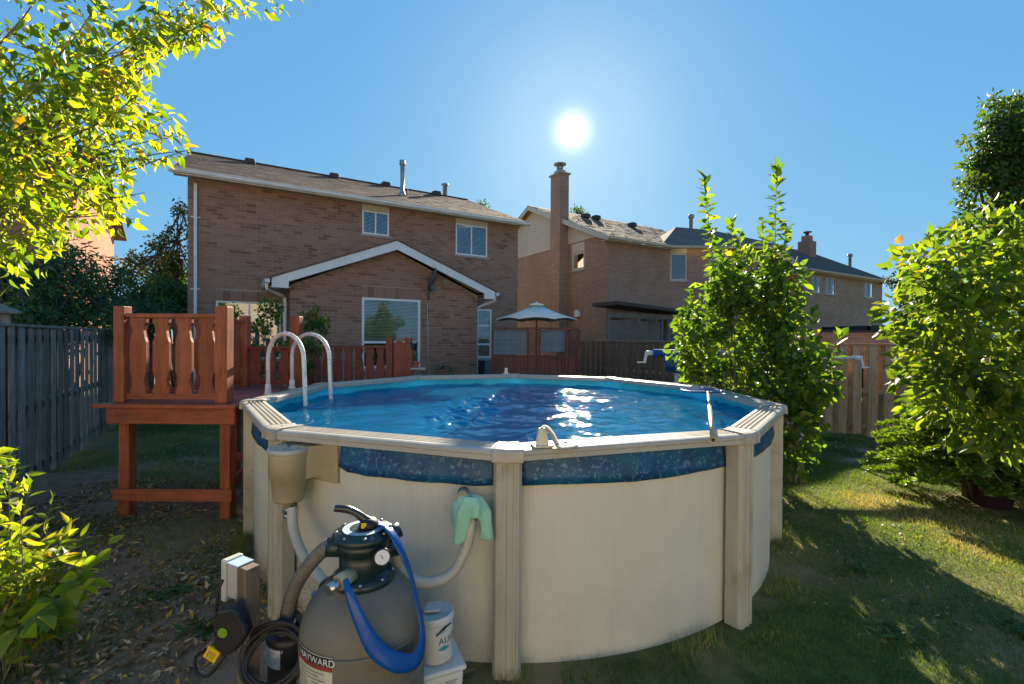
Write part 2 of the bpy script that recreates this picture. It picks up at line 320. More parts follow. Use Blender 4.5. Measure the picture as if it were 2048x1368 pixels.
inside = np.hypot(GX, GY) < 2.62; idx = -np.ones(GX.shape, int); idx[inside] = np.arange(inside.sum()); m = MB(); m.v = [tuple(p) for p in np.stack([GX[inside], GY[inside], ZW + HZ[inside]], 1).tolist()]; m.at = [.5] * len(m.v)
q4 = np.stack([idx[:-1, :-1], idx[:-1, 1:], idx[1:, 1:], idx[1:, :-1]], -1).reshape(-1, 4); q4 = q4[(q4 >= 0).all(1)]; m.f = [tuple(r_) for r_ in q4.tolist()]; m.sm = [True] * len(m.f)
m.build('water', M_WATER, pool)
def va(k): return R(36 * k)
def radial(a, r, z, tng=0.0): return Vector((r * math.sin(a) + tng * math.cos(a), -r * math.cos(a) + tng * math.sin(a), z))
# rail cross-section: distance from the vertex circle's apothem, height
RO, RI = PR * math.cos(R(18)), 2.60 * math.cos(R(18))
prof = [(RO - .012, 1.252), (RO, 1.256), (RO, 1.282), (RO - .004, 1.286), (RO + .004, 1.29), (RO + .004, 1.304), (RO - .006, 1.314), (RO - .022, 1.319)]
gp = RO - .048
for i in range(4):
    prof += [(gp, 1.3205), (gp - .003, 1.303), (gp - .017, 1.303), (gp - .020, 1.3205)]; gp -= .033
prof += [(RI + .02, 1.319), (RI + .004, 1.314), (RI, 1.305), (RI, 1.262), (RI + .012, 1.258), (RI + .02, 1.295), (RO - .02, 1.295)]
def railmesh(k, ext, scale=1.0, dz=0.0, t0=None, t1=None):
    mid = va(k + .5); vs = []; n = len(prof)
    for s_ in (0, 1):
        for r, z_ in prof:
            half = math.tan(R(18)) * r
            tt = [t0 if t0 is not None else -half + ext, t1 if t1 is not None else half - ext][s_]
            vs.append(radial(mid, r, z_ + dz, tt))
    return vs, [(i, (i + 1) % n, n + (i + 1) % n, n + i) for i in range(n)] + [tuple(range(n)), tuple(range(2 * n - 1, n - 1, -1))]
for k in range(10):
    m = MB(); m.add(*railmesh(k, .05)); m.build('top_rail', M_RAIL, pool)
capprof = [(RO + .008, 1.246), (RO + .014, 1.25), (RO + .012, 1.308), (RO - .004, 1.322), (RO - .03, 1.327), (RI + .02, 1.327), (RI - .002, 1.320), (RI - .006, 1.31), (RI - .006, 1.268), (RI + .02, 1.262), (RO - .03, 1.262)]
M_CAP = basic('grey beige rail cap', (.42, .385, .31), (.35, .315, .255), 4, .5, .08, fine=80, rnd=.05, dirt=(.28, .23, .17), dirtamt=.6, dirtscale=7)
for k in range(10):
    m = MB(); n = len(capprof); W_ = .075; rows = []
    for side in (-1, 0, 1):
        for r, z_ in capprof:
            if side == 0: p = radial(va(k), r / math.cos(R(18)) - (.012 if r > 2.6 else 0), z_)
            else:
                mid = va(k + .5 * side); half = math.tan(R(18)) * r; ext = W_ + (.02 if r > 2.6 else -.012); p = radial(mid, r, z_, -side * (half - ext))
            m.v.append(tuple(p)); m.at.append(.5)
    m.f = [(s_ * n + i, s_ * n + (i + 1) % n, (s_ + 1) * n + (i + 1) % n, (s_ + 1) * n + i) for s_ in (0, 1) for i in range(n)] + [tuple(range(n)), tuple(range(3 * n - 1, 2 * n - 1, -1))]; m.sm = [False] * len(m.f)
    c = m.build('rail_cap', M_CAP, pool, bevel=.004)
    s = MB(); pz = radial(va(k), 2.70, 1.329); s.lathe([(.007, 0), (.007, .002), (.004, .004)], pz, 10); s.build('screw', M_UPR, c)
# uprights: folded channel
up = [(-.082, 2.655), (-.082, 2.742), (-.066, 2.768), (-.03, 2.772), (-.026, 2.766), (-.006, 2.766), (-.002, 2.773), (.03, 2.772), (.036, 2.764), (.05, 2.764), (.054, 2.772), (.066, 2.768), (.082, 2.742), (.082, 2.655)]
for k in range(10):
    m = MB(); vs = []
    for z_ in (-.03, 1.268):
        for tg, r in up: vs.append(radial(va(k), r, z_, tg))
    n = len(up); m.add(vs, [(i, i + 1, n + i + 1, n + i) for i in range(n - 1)] + [tuple(range(n, 2 * n))]); m.build('upright', M_UPR, pool, bevel=.003)
# liner hanging over the outside of the wall, bay by bay
def flap(a0, a1, zb):
    m = MB(); n = 46
    for i in range(n + 1):
        u = i / n; a = lerp(a0, a1, u); zlow = zb(u); w = .006 + .004 * math.sin(37 * u) * math.sin(9 * u + a0)
        for j in range(5):
            q = j / 4; m.v.append(tuple(radial(a, WR + .008 + w * q + .012 * q * q, lerp(1.27, zlow, q)))); m.at.append(.5)
    m.f = [(i * 5 + j, i * 5 + j + 1, i * 5 + j + 6, i * 5 + j + 5) for i in range(n) for j in range(4)]; m.sm = [True] * len(m.f)
    o = m.build('liner_overhang', M_FLAP, pool); s = o.modifiers.new('thickness', 'SOLIDIFY'); s.thickness = .0015; return o
d_ = R(1.7)
flap(va(0) + d_, va(1) - d_, lambda u: 1.075 + .004 * math.sin(9 * u))
fo = flap(R(-24.5), va(0) - d_, lambda u: 1.082 - .012 * u + .03 * max(0, .06 - u) / .06 + .003 * math.sin(20 * u))
flap(va(-2) + d_, va(-1) - d_, lambda u: 1.10 + .04 * (1 - u) - .035 * u)
flap(va(1) + d_, va(2) - d_, lambda u: 1.075 + .10 * u * u)
# ------------------------------------------------------------------ houses
TH = R(30.5)
HT = Vector((math.cos(TH), math.sin(TH), 0)); HN = Vector((-math.sin(TH), math.cos(TH), 0))
tones = [(.215, .118, .085), (.32, .188, .138), (.365, .22, .162), (.33, .20, .15), (.39, .245, .18), (.27, .154, .112)]
M_BRICK = brickpiece('brown brick', tones)
M_MORTAR = basic('grey mortar', (.36, .30, .235), None, 12, .95, .4, rnd=0)
M_BRICKF = brickmat('far brown brick', [(.31, .18, .125), (.38, .235, .165), (.25, .155, .115)], (.40, .33, .26))
M_BRICKR = brickmat('far red brick', [(.36, .16, .105), (.42, .21, .135), (.28, .14, .095)], (.42, .34, .26))
M_BRICKT = brickmat('far tan brick', [(.35, .225, .155), (.46, .31, .215), (.28, .18, .125)], (.50, .42, .33))
M_SHB = shingle('brown roof shingles', (.17, .108, .078), (.23, .155, .112), (.10, .066, .05))
M_SHG = shingle('curled grey brown shingles', (.19, .15, .115), (.25, .205, .16), (.10, .08, .063), .26, .13)
M_SHD = shingle('dark grey shingles', (.115, .10, .09), (.165, .145, .13), (.07, .06, .055))
M_WHITE = basic('white aluminium trim', (.74, .75, .74), (.66, .67, .66), 3, .4, .04, rnd=.03, dirt=(.45, .42, .36), dirtamt=.35, dirtscale=4)
M_VINYL = basic('white vinyl window frame', (.78, .79, .79), (.72, .73, .73), 3, .35, .02, rnd=.02)
M_BEIGE = basic('beige trim', (.55, .49, .39), (.48, .43, .34), 3, .5, .05, rnd=.03, dirt=(.3, .26, .2), dirtamt=.4, dirtscale=3)
M_SILL = basic('pale stone sill', (.40, .37, .33), (.32, .30, .27), 10, .85, .3, rnd=.05)
M_GLASS = glass('window glass')
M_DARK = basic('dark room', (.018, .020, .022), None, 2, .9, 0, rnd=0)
M_BLIND = basic('white blind slats', (.62, .65, .64), None, 4, .5, .03, rnd=0)
M_METAL = basic('dull galvanised metal', (.34, .35, .35), (.24, .25, .25), 5, .45, .1, metal=.6, rnd=.05)
M_DMET = basic('dark brown metal', (.06, .05, .045), None, 5, .6, .1, rnd=.05)
def walls(m, a0, a1, z0, z1, d, ops, depth=.09, flip=False, fn=None):
    """flat wall sheet with real openings and reveals"""
    fn = fn or (lambda a, dd, z: (a, dd, z)); A = sorted({a0, a1, *[x for o in ops for x in o[:2]]}); Z = sorted({z0, z1, *[x for o in ops for x in o[2:4]]})
    for i in range(len(A) - 1):
        for j in range(len(Z) - 1):
            ca, cz = (A[i] + A[i + 1]) / 2, (Z[j] + Z[j + 1]) / 2
            if any(o[0] < ca < o[1] and o[2] < cz < o[3] for o in ops): continue
            m.add([fn(A[i], d, Z[j]), fn(A[i + 1], d, Z[j]), fn(A[i + 1], d, Z[j + 1]), fn(A[i], d, Z[j + 1])], [(0, 1, 2, 3)])
    for o in ops:
        c = [(o[0], o[2]), (o[1], o[2]), (o[1], o[3]), (o[0], o[3])]
        for k in range(4):
            p, q = c[k], c[(k + 1) % 4]
            m.add([fn(p[0], d, p[1]), fn(q[0], d, q[1]), fn(q[0], d + depth, q[1]), fn(p[0], d + depth, p[1])], [(0, 1, 2, 3)])
def window(root, a0, a1, z0, z1, d, fn=None, mull=(), rails=(), fw=.055, blind=True, sill=True, frame=None, panel=0.0, bl=(0, 1), sill_over=.07):
    """window > frame, pane, blind, sill; recessed into the wall plane d"""
    fn = fn or (lambda a, dd, z: (a, dd, z))
    def bx(m, x0, x1, y0, y1, w0, w1):
        vs = [fn(x, y, z) for z in (w0, w1) for y in (y0, y1) for x in (x0, x1)]
        m.add(vs, [(0, 2, 3, 1), (4, 5, 7, 6), (0, 1, 5, 4), (2, 6, 7, 3), (0, 4, 6, 2), (1, 3, 7, 5)])
    fm = frame or M_VINYL; f = MB(); e = .004; y0, y1 = d + .012, d + .085
    bx(f, a0 + e, a0 + fw, y0, y1, z0 + e, z1 - e); bx(f, a1 - fw, a1 - e, y0, y1, z0 + e, z1 - e)
    bx(f, a0 + fw, a1 - fw, y0 + .002, y1, z0 + e, z0 + fw); bx(f, a0 + fw, a1 - fw, y0 + .002, y1, z1 - fw, z1 - e)
    for k in mull: x = lerp(a0, a1, k); bx(f, x - .022, x + .022, y0 + .012, y1 - .002, z0 + fw, z1 - fw)
    for k in rails: z = lerp(z0, z1, k); bx(f, a0 + fw, a1 - fw, y0 + .006, y1 - .004, z - .035, z + .035)
    w = f.build('window', fm, root)
    g = MB(); g.add([fn(a0 + fw, d + .05, z0 + fw), fn(a1 - fw, d + .05, z0 + fw), fn(a1 - fw, d + .05, z1 - fw), fn(a0 + fw, d + .05, z1 - fw)], [(0, 1, 2, 3)]); g.build('pane', M_GLASS, w)
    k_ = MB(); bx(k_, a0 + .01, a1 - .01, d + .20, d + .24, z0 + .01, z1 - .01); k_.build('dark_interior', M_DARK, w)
    if blind:
        b = MB(); zz = lerp(z0 + fw, z1 - fw, bl[0]) + .012
        while zz < lerp(z0 + fw, z1 - fw, bl[1]):
            b.add([fn(a0 + fw, d + .085, zz), fn(a1 - fw, d + .085, zz), fn(a1 - fw, d + .112, zz + .024), fn(a0 + fw, d + .112, zz + .024)], [(0, 1, 2, 3)]); zz += .042
        b.build('blind', M_BLIND, w)
    if sill:
        s = MB(); bx(s, a0 - sill_over, a1 + sill_over, d - .045, d + .011, z0 - .075, z0 - .003); s.build('sill', M_SILL, w, bevel=.006)
    if panel:
        p = MB(); bx(p, a0 + .002, a1 - .002, d - .010, d + .004, z1 + .003, z1 + panel); p.build('panel_above', M_BEIGE, w)
    return w
def brick_rows(a0, a1, z0, z1, ops, lim=None, bl=.267, bh=.089, mo=.010, seed=3):
    rr = random.Random(seed); out = []; z = z0; row = 0
    while z + bh - mo <= z1 + 1e-6:
        lo, hi = (a0, a1) if lim is None else lim(z + bh - mo)
        if hi - lo > .08:
            iv = [(lo, hi)]
            for o in ops:
                if o[2] < z + bh - mo - .004 and o[3] > z + .004:
                    iv = [q for p in iv for q in ((p[0], min(p[1], o[0])), (max(p[0], o[1]), p[1])) if q[1] - q[0] > .03]
            x = a0 - (bl / 2 if row % 2 else 0)
            while x < hi:
                for p, q in iv:
                    s_, e_ = max(x, p), min(x + bl - mo, q)
                    if e_ - s_ > .03: out.append((s_, e_, z, z + bh - mo, rr.random()))
                x += bl
        z += bh; row += 1
    return out
def brickface(m, s_, e_, z0, z1, d, pr, rnd):
    m.add([(s_, d, z0), (e_, d, z0), (e_, d, z1), (s_, d, z1), (s_ + .003, d - pr, z0 + .003), (e_ - .003, d - pr, z0 + .003), (e_ - .003, d - pr, z1 - .003), (s_ + .003, d - pr, z1 - .003)],
          [(4, 5, 6, 7), (0, 1, 5, 4), (1, 2, 6, 5), (2, 3, 7, 6), (3, 0, 4, 7)], rnd=rnd)
# ---- the house in front: brick house with gabled bump-out
house = thing('brick_house', 'brown brick two-storey house with white-trimmed gabled bump-out behind the pool', 'house', (-8.7605, 12.1858, 0), TH)
A0, A1, ZT = .21, 10.39, 6.16
ops = [(4.70, 5.55, 5.19, 5.94), (7.87, 9.11, 4.85, 5.95), (.84, 2.43, 1.3, 2.92), (8.66, 9.31, 1.22, 2.99)]
opx = [(4.69, 5.56, 5.18, 6.2), (7.86, 9.12, 4.84, 6.2), (.83, 2.44, 1.29, 3.20), (8.65, 9.32, 1.21, 3.25)]
w = MB(); walls(w, A0, A1, -.05, ZT, 0, ops)
w.add([(A0, 0, -.05), (A0, 9, -.05), (A0, 9, 6.16), (A0, 4.7, 8.2), (A0, 0, 6.16)], [(0, 1, 2, 3, 4)]); w.add([(A1, 0, -.05), (A1, 9, -.05), (A1, 9, 6.16), (A1, 4.7, 8.2), (A1, 0, 6.16)], [(4, 3, 2, 1, 0)])
w.add([(A0, 9, -.05), (A1, 9, -.05), (A1, 9, 6.16), (A0, 9, 6.16)], [(3, 2, 1, 0)])
wall1 = w.build('wall', M_MORTAR, house)
EL, ER, ED = 2.54, 8.036, -1.4; APX = (EL + ER) / 2; EZ, AZ = 3.31, 4.52
eops = [(4.39, 6.12, 1.05, 3.085)]
eopx = [(4.38, 6.13, 1.04, 3.40)]
glim = lambda z: (EL, ER) if z < EZ else (EL + (z - EZ) / (AZ - EZ) * (APX - EL), ER - (z - EZ) / (AZ - EZ) * (ER - APX))
w = MB(); walls(w, EL, ER, -.05, EZ, ED, eops)
w.add([(EL, ED, EZ), (ER, ED, EZ), (APX, ED, AZ)], [(0, 1, 2)]); w.add([(EL, ED, -.05), (EL, 0, -.05), (EL, 0, EZ), (EL, ED, EZ)], [(0, 1, 2, 3)]); w.add([(ER, ED, -.05), (ER, 0, -.05), (ER, 0, EZ), (ER, ED, EZ)], [(3, 2, 1, 0)])
wall2 = w.build('extension_wall', M_MORTAR, house)
bm = [MB() for _ in range(10)]
full = .257
bmesh_ = []
for i in range(10):
    q = MB(); brickface(q, -full / 2, full / 2, -.0395, .0395, 0, .008, (i + .5) / 10); bmesh_.append(q.mesh('brick', M_BRICK))
front = brick_rows(EL, ER, .05, AZ, eopx, glim, seed=5); main = brick_rows(A0, A1, .05, ZT, opx + [(EL - .01, ER + .01, 0, 3.30)], seed=8)
# the 300 whole bricks of the bump-out that show largest are pieces of their own
whole = [b for b in front if abs(b[1] - b[0] - full) < .002 and b[2] > 1.25]; whole.sort(key=lambda b: (b[0] - 1.5) ** 2 + (b[2] - 2.6) ** 2); own = set(whole[:300])
joined = MB()
for b in front:
    if b in own: inst('brick', bmesh_[int(b[4] * 9.99)], wall2, loc=((b[0] + b[1]) / 2, ED, (b[2] + b[3]) / 2))
    else: brickface(joined, b[0], b[1], b[2], b[3], ED, .008, b[4])
joined.build('brickwork', M_BRICK, wall2, kind='stuff')
joined = MB()
for b in main: brickface(joined, *b[:4], 0, .008, b[4])
sold = MB()
def soldiers(m, a0, a1, z0, z1, d, n=None):
    x = a0; rr = random.Random(2)
    while x < a1 - .02: brickface(m, x, min(x + .079, a1), z0, z1, d, .009, rr.random() * .55); x += .089
soldiers(joined, .83, 2.44, 2.925, 3.195, 0); soldiers(joined, 8.65, 9.32, 3.0, 3.245, 0)
side = brick_rows(0, 1.40, .05, EZ, [], seed=4)
for s_ in side:
    for aa, sg in ((EL, 1), (ER, -1)):
        p = .008 * sg; a_ = aa - p
        joined.add([(a_, -s_[0], s_[2]), (a_, -s_[1], s_[2]), (a_, -s_[1], s_[3]), (a_, -s_[0], s_[3])], [(0, 1, 2, 3)], rnd=s_[4])
joined.build('brickwork', M_BRICK, wall1, kind='stuff')
soldiers(sold, 4.38, 6.13, 3.09, 3.395, ED); sold.build('soldier_course', M_BRICK, wall2, kind='stuff')
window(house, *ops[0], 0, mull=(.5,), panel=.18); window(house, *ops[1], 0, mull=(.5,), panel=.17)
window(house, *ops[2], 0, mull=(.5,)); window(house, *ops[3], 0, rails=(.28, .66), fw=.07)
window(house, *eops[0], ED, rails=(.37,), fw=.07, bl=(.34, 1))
# roofs
def slab(name, pts, th, mat, root, kind=None):
    """sloped roof slab: top polygon + thickness"""
    m = MB(); n = len(pts); lo = [(p[0], p[1], p[2] - th) for p in pts]
    m.add(list(pts) + lo, [tuple(range(n)), tuple(range(2 * n - 1, n - 1, -1))] + [(i, n + i, n + (i + 1) % n, (i + 1) % n) for i in range(n)]); return m.build(name, mat, root)
GL, GR_ = -.08, 10.58
roof = slab('roof', [(GL, -.46, 6.20), (GR_, -.46, 6.20), (GR_, 4.9, 8.385), (GL, 4.9, 8.385)], .06, M_SHB, house)
slab('roof_back', [(GL, 4.905, 8.384), (GR_, 4.905, 8.384), (GR_, 10, 6.3), (GL, 10, 6.3)], .06, M_SHB, house)
m = MB(); m.box(GL, GR_, 4.80, 5.02, 8.375, 8.40); m.build('ridge_cap', M_SHB, roof)
# shingle courses: every course is a thin step
m = MB(); y = -.44; i = 0; sl = (8.385 - 6.20) / 5.36
while y < 4.7:
    z = 6.20 + (y + .46) * sl; rr = random.Random(i); x = GL + rr.random() * -.3
    while x < GR_:
        x0, x1 = max(x, GL), min(x + .32, GR_)
        if x1 - x0 > .02: h_ = .006 + .006 * rr.random(); m.add([(x0 + .004, y, z + h_), (x1 - .004, y, z + h_), (x1 - .004, y + .15, z + .15 * sl + .002), (x0 + .004, y + .15, z + .15 * sl + .002), (x0 + .004, y, z), (x1 - .004, y, z)], [(0, 1, 2, 3), (4, 5, 1, 0)])
        x += .325
    y += .145; i += 1
m.build('shingles', M_SHB, roof, kind='stuff')
def gutter(root, name, p, q, mat, ret=.0):
    """K-style gutter from p to q; profile in the plane across the run"""
    p, q = Vector(p), Vector(q); d = (q - p).normalized(); o = d.cross(Vector((0, 0, 1))); pr = [(0, 0), (.085, 0), (.115, .04), (.115, .085), (.128, .098), (.128, .11), (.118, .11), (.105, .09), (.105, .045), (.08, .012), (.01, .012), (.01, .11), (0, .11)]
    m = MB(); n = len(pr); vs = [b + o * u + Vector((0, 0, v)) for b in (p, q) for u, v in pr]
    m.add(vs, [(i, (i + 1) % n, n + (i + 1) % n, n + i) for i in range(n)]); 
    for b in (0, n): m.add(vs[b:b + n], [(0, 1, 2, 3, 4, 7, 8, 9, 10)]); m.add([vs[b], vs[b + 1], vs[b + 2], vs[b + 3], vs[b + 12]], [(0, 1, 2, 3, 4)])
    return m.build(name, mat, root)
gutter(house, 'gutter', (-.15, -.455, 6.08), (10.62, -.455, 6.08), M_WHITE)
m = MB(); m.box(GL, GR_, -.452, -.43, 6.06, 6.14); m.build('fascia', M_WHITE, house)
m = MB()
for i in range(36): m.box(GL + .296 * i, GL + .296 * i + .285, -.428, -.012, 6.125, 6.138)
m.build('soffit', M_BEIGE, house)
def spout(root, pts, w_=.075, d_=.055, up=(0, 1, 0)):
    m = MB(); m.tube(pts, .036, 8); return m.build('downspout', M_WHITE, root)
def downpipe(root, path, straps=()):
    m = MB()
    for p, q in zip(path[:-1], path[1:]):
        m.beam(p, q, .075, .055, (0, 1, 0) if abs(Vector(q).y - Vector(p).y) < .3 else (1, 0, 0))
    o = m.build('downspout', M_WHITE, root, bevel=.008)
    for z in straps: s = MB(); s.box(path[-1][0] - .11, path[-1][0] + .11, path[-1][1] + .03, path[-1][1] + .036, z - .015, z + .015); s.build('strap', M_WHITE, o)
    return o
downpipe(house, [(.385, -.05, 5.98), (.385, -.05, .1)], (5.1, 3.2))
for vx, vy in ((1.72, 4.35), (4.60, 4.45), (6.71, 4.7), (8.93, 4.6)):
    z = 6.2 + (vy + .46) * sl; m = MB(); m.prism([(-.17, 0), (.17, 0), (.17, .1), (.14, .19), (-.14, .19), (-.17, .1)], lambda u, v, d, vx=vx, vy=vy, z=z: (vx + u, vy + d, z + v - .02 + d * sl * .3), -.16, .2)
    m.build('roof_vent', M_DMET, roof, bevel=.01)
m = MB(); m.lathe([(.16, 7.10), (.10, 7.28), (.075, 7.3), (.075, 8.26), (.11, 8.28), (.11, 8.36), (.095, 8.40), (.11, 8.44), (.03, 8.47)], (6.56, 1.9, 0), 16); m.build('flue_pipe', M_METAL, roof)
m = MB(); m.lathe([(.04, 7.1), (.04, 7.52), (.025, 7.52)], (6.80, 2.15, 0), 10); m.build('plumbing_vent', M_DMET, roof)
m = MB(); m.lathe([(.10, 8.3), (.10, 8.95), (.16, 8.98), (.16, 9.03), (.05, 9.07)], (9.58, 5.2, 0), 16); m.build('flue_pipe', M_METAL, roof)
# bump-out roof with white rake boards
sl2 = (4.70 - 3.47) / (APX - 2.10); RD = ED - .37
for sgn, e_ in ((-1, 2.06), (1, 8.515)):
    slab('extension_roof', [(e_, RD - .02, 3.47), (APX, RD - .02, 4.765), (APX, -.02, 4.765), (e_, -.02, 3.47)] if sgn < 0 else [(APX + .003, RD - .02, 4.765), (e_, RD - .02, 3.47), (e_, -.02, 3.47), (APX + .003, -.02, 4.765)], .05, M_SHB, house)
    m = MB(); b0 = e_ - sgn * .03
    m.prism([(b0, 3.43), (APX, 4.71), (APX, 4.46), (e_ - sgn * .42, 3.36), (b0, 3.22)], lambda u, v, d: (u, d, v), RD, RD + .03); m.build('rake_board', M_WHITE, house)
    m = MB(); m.prism([(b0, 3.218), (e_ - sgn * .42, 3.358), (e_ - sgn * .42, 3.19), (b0, 3.19)], lambda u, v, d: (u, d, v), RD + .002, RD + .028); m.build('eave_return', M_WHITE, house)
    m = MB(); m.box(min(e_, e_ - sgn * .46) + .004, max(e_, e_ - sgn * .46) - .004, RD + .032, -.03, 3.20, 3.215); m.build('soffit', M_BEIGE, house)
    m = MB(); m.prism([(e_ - sgn * .48, 3.40), (APX, 4.62), (APX, 4.605), (e_ - sgn * .48, 3.385)], lambda u, v, d: (u, d, v), RD + .032, ED - .01); m.build('rake_soffit', M_BEIGE, house)
gutter(house, 'gutter', (2.055, -.03, 3.33), (2.055, RD - .03, 3.33), M_WHITE) if False else None
gutter(house, 'gutter', (2.05, -.04, 3.30), (2.05, RD - .02, 3.30), M_WHITE).rotation_euler = (0, 0, 0)
gutter(house, 'gutter', (8.52, RD - .02, 3.30), (8.52, -.04, 3.30), M_WHITE)
downpipe(house, [(1.99, -1.55, 3.30), (1.99, -1.55, 3.16), (2.44, -1.05, 3.0), (2.46, -1.05, .1)])
downpipe(house, [(8.56, -1.60, 3.30), (8.56, -1.60, 3.16), (8.08, -1.28, 2.93), (8.08, -1.28, .1)])
# ---- house with the chimney, next door
h2 = thing('brick_house', 'brown brick house with tall chimney and cream siding in its gable', 'house', (4.0416, 19.8669, 0), TH)
w = MB(); sops = [(1.52, 2.47, 5.13, 5.95)]
sf = lambda a, d, z: (d, a, z)      # side wall: runs along local y, faces -x
walls(w, 0, 11.6, -.05, 6.2, 0, sops, fn=sf); w.add([(0, 0, 6.2), (0, 11.6, 6.2), (0, 5.8, 8.75)], [(0, 1, 2)])
walls(w, 0, 3.6, -.05, 6.2, 0, []); w.build('wall', M_BRICKF, h2)
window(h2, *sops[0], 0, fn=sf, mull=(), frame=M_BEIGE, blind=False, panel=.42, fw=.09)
gl2 = lambda z: (0.05 + max(0, (z - 6.25)) * 5.8 / 2.5, 11.55 - max(0, (z - 6.25)) * 5.8 / 2.5)
lapm = basic('cream lap siding', (.60, .50, .37), (.55, .46, .34), 4, .55, .04, rnd=.03)
z = 6.42
while z < 8.7:
    lo, hi = gl2(z); lo2, hi2 = gl2(z + .115)
    m = MB(); m.add([(-.035, lo, z), (-.035, hi, z), (-.012, hi2, z + .118), (-.012, lo2, z + .118), (-.005, lo, z), (-.005, hi, z)], [(0, 3, 2, 1), (0, 1, 5, 4)]); m.build('siding_board', lapm, h2); z += .115
# chimney
m = MB(); m.box(-.5, .02, 2.75, 3.52, -.05, 9.75); ch = m.build('chimney', M_BRICKF, h2)
m = MB(); m.box(-.57, .09, 2.68, 3.59, 9.75, 9.83); m.box(-.42, -.06, 2.9, 3.37, 9.832, 10.0); m.build('chimney_cap', M_SILL, ch, bevel=.015)
m = MB(); m.lathe([(.16, 10.0), (.16, 10.28)], (-.24, 3.13, 0), 16); m.lathe([(.30, 10.281), (.30, 10.33), (.05, 10.40)], (-.24, 3.13, 0), 16); m.build('flue_cap', M_METAL, ch)
rk = .44
r2 = slab('roof', [(-.35, -.42, 6.24), (3.9, -.42, 6.24), (7.5, 1.9, 7.25), (9.5, 5.8, 8.98), (-.35, 5.8, 8.98)], .07, M_SHG, h2); slab('roof_back', [(-.35, 5.805, 8.98), (9.5, 5.805, 8.98), (9.5, 12, 6.25), (-.35, 12, 6.25)], .07, M_SHG, h2)
m = MB(); rr = random.Random(9); y = -.4; sl_ = (8.98 - 6.24) / 6.22
while y < 5.6:
    x = -.34 + rr.random() * .2
    while x < 3.9 + max(0, (y + .42)) * 1.3 - .3 and x < 9.2:
        c_ = .008 + .016 * rr.random() ** 2; z = 6.24 + (y + .42) * sl_; m.add([(x, y, z + c_), (x + .24, y, z + c_ * rr.random()), (x + .24, y + .15, z + .15 * sl_ + .004), (x, y + .15, z + .15 * sl_ + .004), (x, y, z), (x + .24, y, z)], [(0, 1, 2, 3), (4, 5, 1, 0)]); x += .25
    y += .14
m.build('shingles', M_SHG, r2, kind='stuff')
m = MB(); m.prism([(-.45, 6.22), (5.8, 8.97), (5.8, 8.72), (.1, 6.22), (-.45, 6.05)], lambda u, v, d: (d, u, v), -.37, -.33); m.build('rake_board', M_BEIGE, h2)
m = MB(); m.prism([(12.0, 6.22), (5.8, 8.97), (5.8, 8.72), (11.5, 6.22)], lambda u, v, d: (d, u, v), -.37, -.33); m.build('rake_board', M_BEIGE, h2)
m = MB(); m.prism([(-.4, 6.16), (5.8, 8.88), (5.8, 8.86), (-.4, 6.14)], lambda u, v, d: (d, u, v), -.329, -.04); m.build('rake_soffit', M_BEIGE, h2)
gutter(h2, 'gutter', (-.36, -.42, 6.10), (3.45, -.42, 6.10), M_BEIGE)
m = MB(); m.box(-.35, 3.5, -.415, -.003, 6.06, 6.09); m.build('soffit', M_BEIGE, h2)
for vx, vy in ((2.5, 4.5), (3.3, 4.6), (5.6, 4.2)):
    z = 6.24 + (vy + .42) * sl_; m = MB(); m.prism([(-.2, 0), (.2, 0), (.2, .12), (.16, .22), (-.16, .22), (-.2, .12)], lambda u, v, d, vx=vx, vy=vy, z=z: (vx + u, vy + d, z + v), -.18, .2); m.build('roof_vent', M_DMET, r2, bevel=.01)
# wing whose face is turned towards the pool, local frame of the house: world +x direction is local angle -TH
c_, s__ = math.cos(-TH), math.sin(-TH)
bf = lambda a, d, z: (3.6 + a * c_ - d * s__, a * s__ + d * c_, z)
w = MB(); bops = [(.20, .98, 4.68, 5.95), (2.0, 2.9, 4.70, 5.95)]; walls(w, 0, 5.0, -.05, 6.2, 0, bops, fn=bf); w.add([bf(5, 0, -.05), bf(5, 6, -.05), bf(5, 6, 6.2), bf(5, 0, 6.2)], [(0, 1, 2, 3)]); w.build('wing_wall', M_BRICKF, h2)
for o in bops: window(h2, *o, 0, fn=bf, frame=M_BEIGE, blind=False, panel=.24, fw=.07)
e0, e1, ap0, ap1 = bf(-.35, -.4, 6.24), bf(5.4, -.4, 6.24), bf(1.3, 2.4, 7.75), bf(3.2, 2.6, 7.65)
m = MB(); q = bf(-.2, 3.2, 6.9); q2 = bf(5.4, 5, 6.24); m.add([e0, e1, ap1, ap0, q, q2], [(0, 1, 2, 3), (0, 3, 4), (1, 5, 2)]); wr = m.build('wing_roof', M_SHG, h2); wr.modifiers.new('thickness', 'SOLIDIFY').thickness = .05
gutter(h2, 'gutter', bf(-.35, -.4, 6.10), bf(5.4, -.4, 6.10), M_BEIGE)
m = MB(); m.lathe([(.09, 7.3), (.09, 8.35), (.15, 8.37), (.15, 8.52), (.11, 8.56)], bf(2.3, 3.0, 0), 14); m.build('flue_pipe', M_METAL, h2)
m = MB(); m.prism([(-.14, 0), (.16, 0), (.16, .30), (-.02, .30), (-.14, .14)], lambda u, v, d: (d, 1.9 + u, 2.95 + v), -.14, -.005); m.build('wall_vent', M_WHITE, h2)
